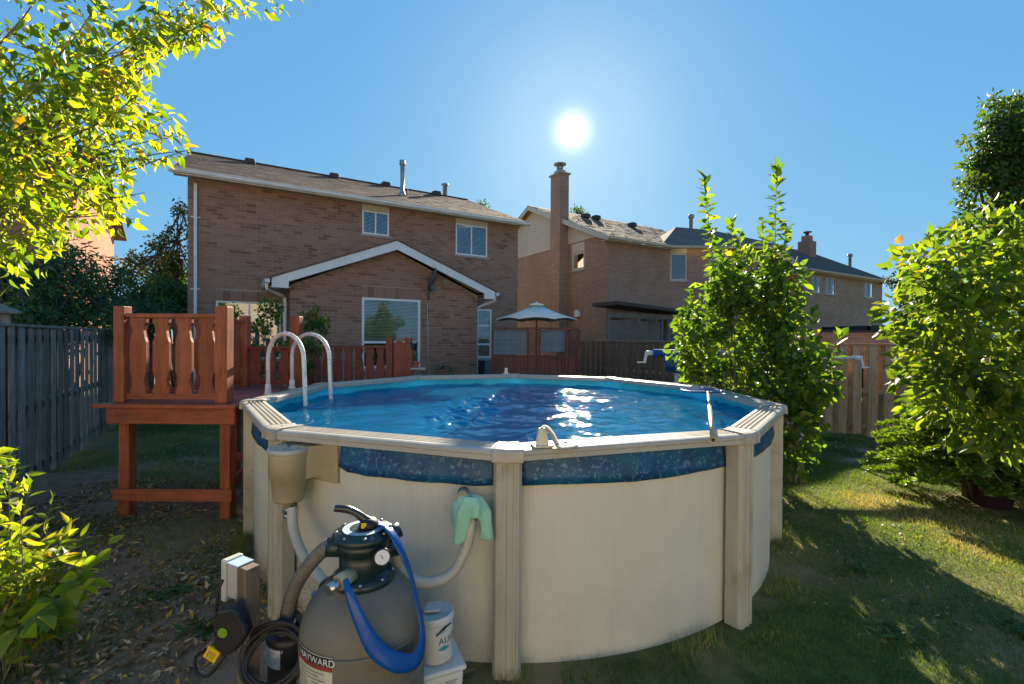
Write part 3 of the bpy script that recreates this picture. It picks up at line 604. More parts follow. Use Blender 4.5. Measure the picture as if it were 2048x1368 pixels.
# ---- tan house farther right
h3 = thing('brick_house', 'tan brick house with grey hip roof and small brick chimney', 'house', (17.6907, 28.2593, 0), TH)
w = MB(); fo = [(.95, 2.06, 4.88, 5.98), (2.55, 3.85, 4.88, 5.98), (7.75, 9.1, 4.92, 6.0)]; walls(w, 0, 10.4, -.05, 6.2, 0, fo); w.build('wall', M_BRICKT, h3)
w = MB(); w.add([(0, 0, -.05), (0, 8, -.05), (0, 8, 6.2), (0, 0, 6.2)], [(0, 1, 2, 3)]); w.build('side_wall', M_BRICKR, h3)
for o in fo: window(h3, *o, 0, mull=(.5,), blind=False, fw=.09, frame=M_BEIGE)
m = MB(); E = [(-.5, -.45, 6.22), (10.6, -.45, 6.22), (10.6, 8.5, 6.22), (-.5, 8.5, 6.22), (3.2, 3.6, 8.62), (7.6, 3.6, 8.62)]
m.add([E[0], E[1], E[5], E[4]], [(0, 1, 2, 3)]); m.add([E[1], E[2], E[5]], [(0, 1, 2)]); m.add([E[2], E[3], E[4], E[5]], [(0, 1, 2, 3)]); m.build('roof', M_SHD, h3)
m = MB(); m.add([E[3], E[0], E[4]], [(0, 1, 2)]); m.build('roof_side', M_SHB, h3)
gutter(h3, 'gutter', (-.5, -.45, 6.10), (10.6, -.45, 6.10), M_BEIGE)
m = MB(); m.box(-.62, -.5, -.45, 8.5, 6.08, 6.22); m.build('gutter', M_BEIGE, h3); m = MB(); m.box(-.49, 10.5, -.44, -.005, 6.05, 6.08); m.box(-.49, -.005, -.004, 8.4, 6.05, 6.08); m.build('soffit', M_BEIGE, h3)
cx = 5.55; m = MB(); m.box(cx - .45, cx + .45, 2.3, 3.1, 7.6, 9.0); c3 = m.build('chimney', M_BRICKR, h3); m = MB(); m.box(cx - .28, cx + .28, 2.45, 2.95, 9.0, 9.4); m.build('chimney_top', M_BRICKR, c3); m = MB(); m.lathe([(.12, 9.4), (.12, 9.6), (.3, 9.66), (.3, 9.7), (.05, 9.75)], (cx, 2.7, 0), 14); m.build('flue_cap', M_DMET, c3)
m = MB(); m.lathe([(.10, 6.6), (.10, 8.1), (.17, 8.12), (.17, 8.3), (.1, 8.34)], (9.3, 1.6, 0), 12); m.build('flue_pipe', M_METAL, h3)
# ---- red brick house beyond the left fence
h4 = thing('brick_house', 'red brick house half hidden behind the dark hedge on the left', 'house', (-15.8, 16.4, 0), R(24))
w = MB(); w.box(-9, 0, 0, 4.7, -.05, 6.6); w.add([(0, 0, 6.6), (0, 4.7, 6.6), (0, 2.35, 9.3)], [(0, 1, 2)]); w.build('wall', M_BRICKR, h4)
slab('roof', [(-9.3, -.4, 6.3), (.35, -.4, 6.3), (.35, 2.35, 9.45), (-9.3, 2.35, 9.45)], .07, shingle('red brown shingles', (.20, .075, .05), (.15, .06, .042), (.08, .035, .03)), h4); slab('roof_back', [(-9.3, 2.355, 9.45), (.35, 2.355, 9.45), (.35, 5.1, 6.3), (-9.3, 5.1, 6.3)], .07, M_SHB, h4)
gutter(h4, 'gutter', (-9.3, -.4, 6.17), (.36, -.4, 6.17), M_WHITE); downpipe(h4, [(-.15, -.05, 6.2), (-.15, -.05, .1)])
# ---- house behind the camera, seen in the window panes
h5 = thing('brick_house', 'sunlit house behind the viewer, made pale to bounce fill light, mirrored in the window panes', 'house', (-13, -12.5, 0), 0)  # wall made paler, closer and larger to bounce light into the shaded fronts
w = MB(); walls(w, 0, 24, -.05, 6.2, 0, [(3, 5, 3.8, 5.2), (14, 16, 3.8, 5.2)], fn=lambda a, d, z: (a, -d, z)); w.build('wall', brickmat('pale cream siding', [(.66, .56, .43), (.70, .60, .46), (.62, .53, .41)], (.5, .45, .36), 3.6, .12), h5)
for o in ((3, 5, 3.8, 5.2), (14, 16, 3.8, 5.2)): window(h5, *o, 0, fn=lambda a, d, z: (a, -d, z), mull=(.5,), blind=False)
slab('roof', [(-.4, .45, 6.2), (24.4, .45, 6.2), (24.4, -4.5, 8.5), (-.4, -4.5, 8.5)], .07, M_SHB, h5)
# ------------------------------------------------------------------ pool deck with sawn-board railing
M_RED = wood('red brown stained wood', (.42, .125, .052), (.255, .072, .032), .62, .22, True, .5, dirt=(.20, .085, .05))
M_REDX = wood('red brown stained rail', (.39, .115, .049), (.24, .068, .031), .62, .12, True, .35, 'x', dirt=(.16, .08, .05))
M_FLOOR = wood('faded red deck planks', (.30, .11, .085), (.22, .075, .06), .75, .12, False, .4, 'x', dirt=(.36, .24, .21))
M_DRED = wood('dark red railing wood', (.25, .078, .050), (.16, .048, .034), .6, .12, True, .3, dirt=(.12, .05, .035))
DZ = 1.235
deck = thing('pool_deck', 'raised red-brown wooden deck with cut-out board railing beside the pool', 'deck', (-3.6, 4.9, 0)); DO = Vector((-3.6, 4.9, 0))
def dpart(m, name, mat, parent=deck, bevel=.005): return m.build(name, mat, parent, DO, bevel)
y = 4.80
while y < 6.72:
    xl = lerp(-4.34, -4.02, (y - 4.8) / 1.95); dy = y + .065 - PC.y; xr = PC.x - math.sqrt(2.90 ** 2 - min(2.8, abs(dy)) ** 2)
    if y < 4.83: xr = -2.86
    m = MB(); m.box(xl, min(xr, -2.55), y, y + .134, DZ - .035, DZ + random.uniform(-.002, .002)); dpart(m, 'plank', M_FLOOR if y > 4.83 else M_REDX, bevel=.004); y += .14
m = MB(); m.box(-4.22, -2.885, 4.832, 4.87, 1.03, DZ - .037); dpart(m, 'fascia_board', M_REDX)
m = MB(); m.beam((-4.20, 4.88, 1.115), (-3.92, 6.7, 1.115), .04, .165); dpart(m, 'fascia_board', M_RED)
m = MB(); m.box(-3.9, -2.75, 6.66, 6.70, 1.03, DZ - .037); dpart(m, 'fascia_board', M_REDX)
for lx, ly in ((-4.12, 4.985), (-3.045, 4.985), (-3.92, 6.58), (-2.90, 6.58)):
    m = MB(); m.box(lx - .054, lx + .054, ly - .054, ly + .054, -.05, DZ - .038); dpart(m, 'leg', M_RED)
for ly in (4.89, 6.47):
    m = MB(); m.box(-4.21, -2.95, ly, ly + .045 - .022, .20, .33) if ly < 5 else m.box(-4.0, -2.85, ly, ly + .04, .20, .33); dpart(m, 'cross_beam', M_REDX)
m = MB(); m.beam((-3.08, 5.08, .30), (-3.0, 6.5, .95), .04, .09); dpart(m, 'brace', M_REDX)
hw = [(0, .086), (.05, .086), (.09, .070), (.17, .060), (.24, .072), (.29, .088), (.68, .086), (.74, .070), (.83, .058), (.90, .070), (.935, .086), (1, .086)]
def picket(H, sc=1.0, th=.036, mat=M_RED):
    m = MB(); L = [(-w_ * sc, z_ * H) for z_, w_ in hw]; Rr = [(w_ * sc, z_ * H) for z_, w_ in reversed(hw)]; m.prism(L + Rr, lambda u, v, d: (u, d, v), -th / 2, th / 2); return m.mesh('baluster', mat)
def post(x, y, z0, z1, w_=.112, mat=M_RED):
    m = MB(); m.box(x - w_ / 2, x + w_ / 2, y - w_ / 2, y + w_ / 2, z0, z1); dpart(m, 'post', mat, bevel=.008)
post(-4.175, 4.985, DZ + .003, 2.262); post(-3.085, 4.985, DZ + .003, 2.268, .128)
post(-3.80, 6.62, DZ + .003, 2.24); post(-3.03, 6.54, DZ + .003, 2.235, .13)
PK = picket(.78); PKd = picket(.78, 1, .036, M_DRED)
def railrun(p, q, n, ztop, zbot, mesh, mat, margin=.058, w_=.085):
    p, q = Vector((*p, 0)), Vector((*q, 0)); d = (q - p).normalized(); a = math.atan2(d.y, d.x); p2, q2 = p + d * margin, q - d * margin
    m = MB(); m.beam(p2 + Vector((0, 0, ztop)), q2 + Vector((0, 0, ztop)), w_, .042); dpart(m, 'top_rail', mat)
    m = MB(); m.beam(p2 + Vector((0, 0, zbot)), q2 + Vector((0, 0, zbot)), .045, .06); dpart(m, 'bottom_rail', mat)
    H = ztop - zbot - .052; s_ = (q2 - p2).length / n; out_ = Vector((d.y, -d.x, 0)) * .045
    for i in range(n):
        c = p2 + d * (s_ * (i + .5)) + Vector((0, 0, zbot + .030)); M = Matrix.Translation(c - DO) @ rotz(a) @ Matrix.Diagonal((min(1.3, s_ / .243), 1, H / .78, 1)); inst('baluster', mesh, deck, M)
railrun((-4.175, 4.985), (-3.085, 4.985), 4, 2.165, 1.30, PK, M_REDX)
railrun((-4.175, 4.985), (-3.80, 6.62), 6, 2.165, 1.30, PK, M_RED)
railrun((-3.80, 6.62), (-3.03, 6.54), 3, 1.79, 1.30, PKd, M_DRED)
# lower railing with a gate behind the pool, on the stair side
gate = thing('stair_railing', 'dark red low railing with gate posts against the brick bump-out', 'railing', (-2.8, 8.0, 0)); GO = Vector((-2.8, 8.0, 0))
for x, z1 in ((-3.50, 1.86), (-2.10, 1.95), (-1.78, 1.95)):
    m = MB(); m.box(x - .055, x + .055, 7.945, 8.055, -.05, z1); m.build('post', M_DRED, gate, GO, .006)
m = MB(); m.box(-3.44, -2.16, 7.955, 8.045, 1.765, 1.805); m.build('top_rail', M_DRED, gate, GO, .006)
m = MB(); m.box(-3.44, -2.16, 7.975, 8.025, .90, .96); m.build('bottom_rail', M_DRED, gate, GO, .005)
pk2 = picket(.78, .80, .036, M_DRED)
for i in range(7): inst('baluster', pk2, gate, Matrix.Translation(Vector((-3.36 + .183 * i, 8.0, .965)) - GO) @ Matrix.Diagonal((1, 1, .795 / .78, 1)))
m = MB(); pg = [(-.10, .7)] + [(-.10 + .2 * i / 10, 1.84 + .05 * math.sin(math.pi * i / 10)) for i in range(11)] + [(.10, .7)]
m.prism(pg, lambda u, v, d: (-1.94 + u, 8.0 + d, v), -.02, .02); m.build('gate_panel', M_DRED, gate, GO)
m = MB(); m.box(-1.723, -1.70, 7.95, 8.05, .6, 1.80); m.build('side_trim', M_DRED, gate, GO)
# ---- white pool ladder
M_LAD = basic('worn white ladder tube', (.72, .71, .66), (.62, .61, .56), 6, .4, .08, rnd=.02, dirt=(.18, .15, .11), dirtamt=.75, dirtscale=9)
lad = thing('pool_ladder', 'white tubular arched pool ladder standing between deck and water', 'ladder', (-2.65, 5.7, DZ)); LO = Vector((-2.65, 5.7, DZ))
def arch(p, q, zt, zq):
    p, q = Vector(p), Vector(q); pts = [p + Vector((0, 0, z)) for z in (.0, .25, .45)]; h = (q - p) / 2; c = p + h; b = p.z + .45
    for i in range(1, 17):
        a = math.pi * i / 16; pts.append(Vector((c.x - h.x * math.cos(a), c.y - h.y * math.cos(a), b + (zt - b) * math.sin(a))))
    e = q + (q - p).normalized() * .10
    for k in (.33, .66, 1): pts.append(Vector((lerp(q.x, e.x, k), lerp(q.y, e.y, k), lerp(b, zq, k))))
    return pts
for (p, q) in (((-3.00, 5.72, DZ), (-2.36, 5.27, DZ)), ((-3.00, 6.34, DZ), (-2.31, 5.88, DZ))):
    m = MB(); m.tube(arch(p, q, 1.985, .35), .0245, 14); r_ = m.build('handrail', M_LAD, lad, LO)
    m = MB(); m.lathe([(.052, 0), (.05, .012), (.036, .035), (.033, .12), (.028, .125)], Vector(p) + Vector((0, 0, .002)), 16); m.build('base_cup', M_LAD, r_, LO)
for z_ in (1.12, .82, .52):
    k = (1.69 - z_) / 1.34; dx = .082 * k; m = MB(); m.beam((-2.36 + dx, 5.27 - .057 * k, z_), (-2.31 + dx, 5.88 - .055 * k, z_), .11, .03); m.build('tread', M_LAD, lad, LO, .008)
# ------------------------------------------------------------------ fences
M_GREY = wood('weathered grey fence board', (.38, .335, .275), (.21, .185, .15), .9, .34, True, .6)
M_CEDAR = wood('brown cedar fence board', (.52, .335, .19), (.38, .235, .13), .8, .16, True, .5)
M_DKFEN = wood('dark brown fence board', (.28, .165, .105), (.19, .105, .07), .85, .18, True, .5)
def fence(root, O_, p0, p1, spacing, H, bw, mat, zvar=.0, cap=True, gap=.022, postmat=None, every=9, mats=None):
    """board-on-board fence along the line p0-p1: front and back boards alternate"""
    O_ = Vector((*O_, 0)); p0, p1 = Vector((*p0, 0)), Vector((*p1, 0)); d = (p1 - p0).normalized(); L = (p1 - p0).length; a = math.atan2(d.y, d.x); n = int(L / spacing); nrm = Vector((d.y, -d.x, 0))
    var = {}
    for mm in (mats[:2] if mats else [mat]):
        for i in range(4):
            b = MB(); dz = random.uniform(-.008, .008); b.box(-bw / 2 + random.uniform(-.004, .004), bw / 2, -.009, .009, .02 + random.uniform(0, .05), H - .03 + dz); var[mm, i] = b.mesh('board', mm)
    for i in range(n):
        for sd in (1, -1):
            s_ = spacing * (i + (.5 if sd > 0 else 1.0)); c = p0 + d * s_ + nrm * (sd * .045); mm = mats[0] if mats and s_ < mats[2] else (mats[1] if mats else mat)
            M = Matrix.Translation(c - O_) @ rotz(a + R(random.uniform(-.5, .5))) @ Matrix.Rotation(R(random.uniform(-.5, .5)), 4, 'Y'); inst('board', var[mm, random.randrange(4)], root, M)
    for z_ in (.22, H * .5, H - .16):
        m = MB(); m.beam(p0 + Vector((0, 0, z_)), p1 + Vector((0, 0, z_)), .036, .088); m.build('rail', mat, root, O_)
    if cap: m = MB(); m.beam(p0 + Vector((0, 0, H)), p1 + Vector((0, 0, H)), .13, .035); m.build('cap_rail', mat, root, O_, .004)
    k = 0.0
    while k <= L: c = p0 + d * k; m = MB(); Mx = Matrix.Translation(c + Vector((0, 0, H / 2))) @ rotz(a); m.mbox(Mx, .09, .028, H - .05); m.build('post', mat, root, O_); k += 2.4
fl0 = Vector((-6.42, 6.40)) - Vector((HN.x, HN.y)) * 4.2; fl1 = Vector((-6.42, 6.40)) + Vector((HN.x, HN.y)) * 9.5
fenl = thing('wooden_fence', 'weathered grey board fence along the left side of the yard', 'fence', (fl0.x, fl0.y, 0))
fence(fenl, (fl0.x, fl0.y), fl0, fl1, .28, 2.06, .15, M_GREY)
# tall post with cap at the fence
c_ = at(-3, 700, 5.3); m = MB(); m.box(-.07, .07, -.07, .07, 0, 2.19); fp = m.build('fence_post', M_GREY, None, (0, 0, 0), .006); fp.location = (c_.x, c_.y, 0); tag(fp, 'grey fence post with peaked cap at the left picture edge', 'post')
m = MB(); m.add([(-.14, -.14, 2.19), (.14, -.14, 2.19), (.14, .14, 2.19), (-.14, .14, 2.19), (-.14, -.14, 2.215), (.14, -.14, 2.215), (.14, .14, 2.215), (-.14, .14, 2.215), (0, 0, 2.31)], [(0, 3, 2, 1), (0, 1, 5, 4), (1, 2, 6, 5), (2, 3, 7, 6), (3, 0, 4, 7), (4, 5, 8), (5, 6, 8), (6, 7, 8), (7, 4, 8)]); m.build('post_cap', M_GREY, fp)
# blue hook on the fence
M_HOOK = basic('blue painted iron hook', (.02, .12, .24), None, 8, .45, .1, rnd=0)
hk = at(14, 712, 5.52); hook = thing('wall_hook', 'blue double hook bracket on the grey fence', 'hook', hk); m = MB()
m.box(-.014, .014, -.008, .008, -.27, .10); m.build('back_plate', M_HOOK, hook, bevel=.003)
for zz, L_ in ((.02, .11), (-.10, .16)):
    m = MB(); m.tube(spline([(0, -.006, zz + .02), (.03, -.03, zz - .045), (L_ * .7, -.06, zz - .05), (L_, -.075, zz + .0), (L_ - .015, -.075, zz + .035)], 6), .009, 8); m.build('hook_arm', M_HOOK, hook)
fr0 = Vector((6.93, 9.57)) - Vector((HN.x, HN.y)) * 7.0; fr1 = Vector((6.93, 9.57)) + Vector((HN.x, HN.y)) * 10.2
fenr = thing('wooden_fence', 'long brown board fence running back on the right side of the yard', 'fence', (fr0.x, fr0.y, 0))
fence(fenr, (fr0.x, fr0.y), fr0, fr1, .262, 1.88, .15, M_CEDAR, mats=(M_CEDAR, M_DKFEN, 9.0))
# ---- deck privacy screen with blinds and lattice, beside the house
M_SCR = wood('dull red brown screen wood', (.22, .085, .06), (.15, .055, .042), .75, .15, True, .3)
M_SLAT = basic('grey blue blind slats', (.20, .24, .26), (.15, .18, .20), 3, .55, .05, rnd=.1)
SY = 12.7
def scr(px, py): q = at(px, py, SY); return q.x, q.z
screen = thing('privacy_screen', 'reddish deck screen with two grey roll-up blinds and lattice strips', 'screen', (.7, SY, 0)); SO = Vector((.7, SY, 0))
X = [scr(px, 655)[0] for px in (985, 1056, 1079, 1133, 1158)]; zt = scr(1070, 655)[1]; zm = scr(1070, 712)[1]
m = MB(); m.box(X[0], X[4], SY - .05, SY + .05, zt - .05, zt); m.build('top_rail', M_SCR, screen, SO)
m = MB(); m.box(X[0], X[4], SY - .05, SY + .05, zm - .05, zm + .02); m.build('mid_rail', M_SCR, screen, SO)
for x in X: m = MB(); m.box(x - .03, x + .03, SY - .045, SY + .045, 0, zt - .052); m.build('post', M_SCR, screen, SO)
x = X[0] + .03; bmv = MB(); bmv.box(-.045, .045, -.012, .012, 0, zm - .055); bme = bmv.mesh('board', M_SCR)
while x < X[4]: inst('board', bme, screen, Matrix.Translation(Vector((x + .05, SY, .0)) - SO)); x += .098
for a, b, lo in ((X[0] + .035, X[1] - .035, zm + .05), (X[2] + .035, X[3] - .035, zm + .12)):
    z = lo; sm_ = MB(); sm_.add([(a - SO.x, -.02, 0), (b - SO.x, -.02, 0), (b - SO.x, .012, .045), (a - SO.x, .012, .045)], [(0, 1, 2, 3)]); sme = sm_.mesh('slat', M_SLAT)
    while z < zt - .07: inst('slat', sme, screen, loc=(0, 0, z)); z += .05
def lattice(m, x0, x1, z0, z1, y, pitch, w_=.02):
    s_ = x0 - (z1 - z0)
    while s_ < x1:
        for sg in (1, -1):
            pts = []
            if sg > 0: a = (s_, z0); b = (s_ + z1 - z0, z1)
            else: a = (s_, z1); b = (s_ + z1 - z0, z0)
            # clip in x
            def cl(a, b):
                (xa, za), (xb, zb) = a, b; t0 = max(0, (x0 - xa) / (xb - xa)); t1 = min(1, (x1 - xa) / (xb - xa)); return None if t1 - t0 < .02 else ((lerp(xa, xb, t0), lerp(za, zb, t0)), (lerp(xa, xb, t1), lerp(za, zb, t1)))
            c = cl(a, b)
            if c: m.beam((c[0][0], y + .006 * sg, c[0][1]), (c[1][0], y + .006 * sg, c[1][1]), w_, .009, (0, 1, 0))
        s_ += pitch
for a, b in ((X[1] + .03, X[2] - .03), (X[3] + .03, X[4] - .03)):
    m = MB(); lattice(m, a, b, zm + .02, zt - .05, SY, .085); m.build('lattice', M_SCR, screen, SO)
# ---- patio umbrella
M_CANV = basic('cream canvas', (.76, .70, .58), (.70, .64, .53), 2, .8, .1, rnd=0)
uc = at(1073, 640, 13.6); umb = thing('patio_umbrella', 'pale cream open patio umbrella above the red privacy screen', 'umbrella', (uc.x, uc.y, 0))
m = MB(); m.tube([(0, 0, 0), (0, 0, 2.95)], .022, 10); m.build('pole', M_DRED, umb)
zt_ = at(1073, 611, 13.6).z; zl = at(1073, 640, 13.6).z; m = MB(); n = 8; segs = 6
for k in range(n * segs):
    a = 2 * math.pi * k / (n * segs) + .35; f_ = (k % segs) / segs; sag = math.sin(math.pi * f_)
    for r, z in ((.12, zt_), (.5, lerp(zt_, zl, .42)), (1.22 - .06 * sag, zl + .05 * sag - .02)): m.v.append((r * math.cos(a), r * math.sin(a), z - (.03 * sag if r == .5 else 0))); m.at.append(.5)
NN = n * segs; m.f = [(3 * k + j, 3 * ((k + 1) % NN) + j, 3 * ((k + 1) % NN) + j + 1, 3 * k + j + 1) for k in range(NN) for j in range(2)]; m.sm = [True] * len(m.f)
cn = m.build('canopy', M_CANV, umb); cn.modifiers.new('thickness', 'SOLIDIFY').thickness = .004
m = MB(); m.lathe([(.24, zt_ - .01), (.20, zt_ + .04), (.03, zt_ + .085), (.02, zt_ + .11)], (0, 0, 0), 16); m.build('vent_cap', M_CANV, umb)
for k in range(8): a = 2 * math.pi * k / 8 + .35; m = MB(); m.tube([(0, 0, zt_ - .03), (1.16 * math.cos(a), 1.16 * math.sin(a), zl - .03)], .008, 6); m.build('rib', M_DRED, umb)
# ---- pergola with lattice behind the fence
M_PERG = wood('grey pergola timber', (.27, .25, .23), (.17, .16, .15), .85, .15, True, .4, 'x')
pg_ = thing('lattice_pergola', 'grey timber pergola with lattice infill behind the board fence', 'pergola', (4.0416, 19.8669, 0), TH)
m = MB(); m.prism([(-.9, 3.42), (6.2, 3.02), (6.2, 2.92), (-.9, 3.28)], lambda u, v, d: (u, d, v), -1.6, -.1); m.build('roof_sheet', M_DMET, pg_)
m = MB(); m.box(-.85, 6.1, -1.05, -.98, 2.80, 3.02); m.build('beam', M_PERG, pg_, bevel=.006)
for x in (-.82, 2.22, 2.62, 6.0): m = MB(); m.box(x - .06, x + .06, -1.06, -.95, 0, 2.79); m.build('post', M_PERG, pg_, bevel=.006)
for x in (.4, 1.4, 3.2, 4.4): m = MB(); m.box(x - .04, x + .04, -1.5, -.3, 2.62, 2.80); m.build('joist', M_PERG, pg_)
for a, b in ((-.74, 2.14), (2.70, 5.92)):
    m = MB(); lattice(m, a, b, 1.2, 2.60, -1.0, .14, .035); m.build('lattice', M_PERG, pg_)
    m = MB(); m.box(a - .02, b + .02, -1.03, -.99, 2.605, 2.69); m.build('lattice_frame', M_PERG, pg_)
# ---- dark canopy behind the right fence
cq = at(1735, 640, 13.0); hot = thing('garden_gazebo', 'black metal garden canopy just above the cedar fence', 'gazebo', (cq.x, cq.y, 0)); 
M_BLK = basic('black powder coat', (.015, .015, .018), None, 6, .45, .05, rnd=0)
m = MB(); m.box(-.35, 1.6, -.6, 1.4, at(0, 652, 13).z - .0, at(0, 643, 13).z + .05); m.build('roof_edge', M_BLK, hot, bevel=.02)
m = MB(); m.tube(spline([(-.55, 0, 1.9), (-.3, 0, 2.2), (.25, 0, 2.36)], 8), .03, 8); m.build('brace', M_BLK, hot)
for x, y in ((-.3, -.5), (1.5, -.5), (-.3, 1.3), (1.5, 1.3)): m = MB(); m.box(x - .05, x + .05, y - .05, y + .05, 0, 2.34); m.build('post', M_BLK, hot)
sh = at(1700, 672, 12.0); m = MB(); m.box(-1.2, 1.3, -.05, .05, 1.5, at(1700, 665, 12).z); shd = m.build('garden_wall', M_BRICKR, None, (0, 0, 0)); shd.location = (sh.x, sh.y, 0); tag(shd, 'low brick-red wall seen just above the cedar fence', 'wall')
m = MB(); m.box(-1.25, 1.35, -.08, .08, at(1700, 665, 12).z + .002, at(1700, 660, 12).z); m.build('coping', M_BLK, shd)
# ------------------------------------------------------------------ vegetation
def tri_mesh(name, V, T, mat, rnd=None, smooth=False):
    me = bpy.data.meshes.new(name); V = np.asarray(V, np.float32); T = np.asarray(T, np.int32); n = len(T)
    me.vertices.add(len(V)); me.vertices.foreach_set('co', V.ravel()); me.loops.add(n * 3); me.loops.foreach_set('vertex_index', T.ravel())
    me.polygons.add(n); me.polygons.foreach_set('loop_start', np.arange(0, n * 3, 3, dtype=np.int32)); me.polygons.foreach_set('loop_total', np.full(n, 3, np.int32))
    if smooth: me.polygons.foreach_set('use_smooth', np.ones(n, bool))
    me.update(calc_edges=True)
    if rnd is not None: a = me.attributes.new('rnd', 'FLOAT', 'POINT'); a.data.foreach_set('value', np.asarray(rnd, np.float32))
    me.materials.append(mat); return me
# leaf shapes: y along the leaf, x across, z fold; unit length
def leafshape(w, kind='oval'):
    s = {'oval': [(.18, .62), (.45, 1.0), (.75, .62)], 'lance': [(.2, .75), (.42, 1.0), (.72, .55)], 'maple': [(.22, .7), (.40, 1.0), (.62, .72)], 'round': [(.15, .7), (.42, 1.0), (.78, .78)]}[kind]
    V = [(0, 0, 0)]; 
    for y, k in s: c = -.16 * y * y; V += [(-w * k, y, c + .28 * w * k), (0, y, c), (w * k, y, c + .28 * w * k)]
    V.append((0, 1, -.16)); T = [(0, 2, 1), (0, 3, 2)]
    for i in (1, 4): T += [(i, i + 1, i + 4), (i, i + 4, i + 3), (i + 1, i + 2, i + 5), (i + 1, i + 5, i + 4)]
    T += [(7, 8, 10), (8, 9, 10)]; return np.array(V), np.array(T)
SMALL = (np.array([(0, 0, 0), (-.28, .5, .08), (.28, .5, .08), (0, 1, -.08)]), np.array([(0, 2, 3), (0, 3, 1)]))
NEEDLE = (np.array([(0, 0, 0), (-.10, .5, .02), (.10, .5, .02), (0, 1, 0)]), np.array([(0, 2, 3), (0, 3, 1)]))
def frames(D, Nn):
    D = D / np.linalg.norm(D, axis=1, keepdims=True); X = np.cross(D, Nn); X /= np.maximum(np.linalg.norm(X, axis=1, keepdims=True), 1e-6); Z = np.cross(X, D); return X, D, Z
def foliage(root, name, P, D, Nn, S, tone, shape, mat, nparts=0, O_=(0, 0, 0)):
    """P,D,Nn (N,3): position, pointing direction, upper side; the nparts largest in view become parts"""
    V, T = shape; X, Y, Z = frames(D, Nn); N = len(P); O_ = np.array(O_); idx = np.arange(N); own = np.array([], int)
    if nparts:
        depth = np.maximum(P[:, 1], .3); px = 1024 + FPX * P[:, 0] / depth; py = 680 - FPX * (P[:, 2] - HC) / depth
        vis = (px > 10) & (px < 2038) & (py > 10) & (py < 1358); score = np.where(vis, S / depth, 0); order = np.argsort(-score); own = order[:nparts]; own = own[score[own] > 0]
        ms = [tri_mesh('leaf', np.stack([V[:, 0] * (.7 + .5 * ((q * 7) % 5) / 5), V[:, 1], V[:, 2] * (.4 + .5 * (q % 4)) + ((q * 3) % 5 - 2.4) * .11 * V[:, 1] ** 2 + ((q * 5) % 7 - 3) * .12 * V[:, 0] * V[:, 1]], 1), T, mat, np.full(len(V), (q // 3 + .5) / 12)) for q in range(36)]
        for i in own:
            M = Matrix(((X[i, 0] * S[i], Y[i, 0] * S[i], Z[i, 0] * S[i], P[i, 0] - O_[0]), (X[i, 1] * S[i], Y[i, 1] * S[i], Z[i, 1] * S[i], P[i, 1] - O_[1]), (X[i, 2] * S[i], Y[i, 2] * S[i], Z[i, 2] * S[i], P[i, 2] - O_[2]), (0, 0, 0, 1)))
            inst('leaf', ms[min(11, int(tone[i] * 12)) * 3 + random.randrange(3)], root, M)
        idx = np.setdiff1d(idx, own)
    k = len(V); wf = RNG.uniform(.65, 1.25, len(idx))[:, None, None]; cu = RNG.normal(-.05, .22, len(idx))[:, None, None]; fo_ = RNG.uniform(.2, 2.2, len(idx))[:, None, None]; tw = RNG.normal(0, .25, len(idx))[:, None, None]; vx, vy, vz = V[None, :, 0:1] * wf, V[None, :, 1:2], V[None, :, 2:3] * fo_ + cu * V[None, :, 1:2] ** 2 + tw * V[None, :, 0:1] * V[None, :, 1:2] * 2
    Q = P[idx, None, :] - O_ + S[idx, None, None] * (vx * X[idx, None, :] + vy * Y[idx, None, :] + vz * Z[idx, None, :])
    TT = (T[None] + (np.arange(len(idx)) * k)[:, None, None]).reshape(-1, 3)
    o = bpy.data.objects.new(name, tri_mesh(name, Q.reshape(-1, 3), TT, mat, np.repeat(tone[idx], k))); COL.objects.link(o); o.parent = root; o['kind'] = 'stuff'; return o
def gaps(P, cell, frac):
    """keep mask that leaves holes in a crown, cell by cell"""
    q = np.floor(np.asarray(P) / cell + .5 * np.sin(np.asarray(P)[:, [1, 2, 0]] * 7)).astype(np.int64); h = (q[:, 0] * 73856093) ^ (q[:, 1] * 19349663) ^ (q[:, 2] * 83492791); return (np.abs(h) % 997) / 997.0 > frac
def rnd_dirs(n, up=0.0): v = RNG.normal(size=(n, 3)); v[:, 2] += up; return v / np.linalg.norm(v, axis=1, keepdims=True)
G0 = [(0, (.018, .040, .010)), (.35, (.045, .095, .016)), (.6, (.10, .17, .022)), (.85, (.21, .26, .03)), (1, (.36, .30, .035))]
L_TREE = leafmat('yellow green maple leaf', [(0, (.06, .12, .012)), (.3, (.14, .22, .018)), (.6, (.27, .31, .022)), (.85, (.42, .34, .03)), (1, (.46, .22, .03))], .6)
L_SHRUB = leafmat('green shrub leaf', [(0, (.03, .07, .016)), (.4, (.07, .14, .022)), (.75, (.17, .25, .028)), (1, (.36, .31, .03))], .55)
L_RBUSH = leafmat('olive green bush leaf', [(0, (.045, .09, .016)), (.4, (.11, .18, .022)), (.75, (.23, .26, .028)), (.92, (.38, .29, .03)), (1, (.40, .17, .05))], .58)
L_DARK = leafmat('dark hedge leaf', [(0, (.025, .07, .034)), (.6, (.05, .13, .055)), (1, (.15, .21, .05))], .35)
L_FAR = leafmat('far tree leaf', [(0, (.03, .07, .014)), (.6, (.07, .13, .022)), (1, (.15, .19, .03))], .38)
L_GOLD = leafmat('yellowing far leaf', [(0, (.035, .07, .02)), (.5, (.09, .13, .025)), (1, (.36, .26, .03))], .38)
L_CON = leafmat('conifer needles', [(0, (.03, .075, .014)), (.5, (.08, .155, .022)), (1, (.18, .25, .03))], .45)
M_BARK = basic('grey brown bark', (.16, .13, .10), (.08, .065, .05), 9, .9, .8, (6, 6, 1.2), rnd=.1)
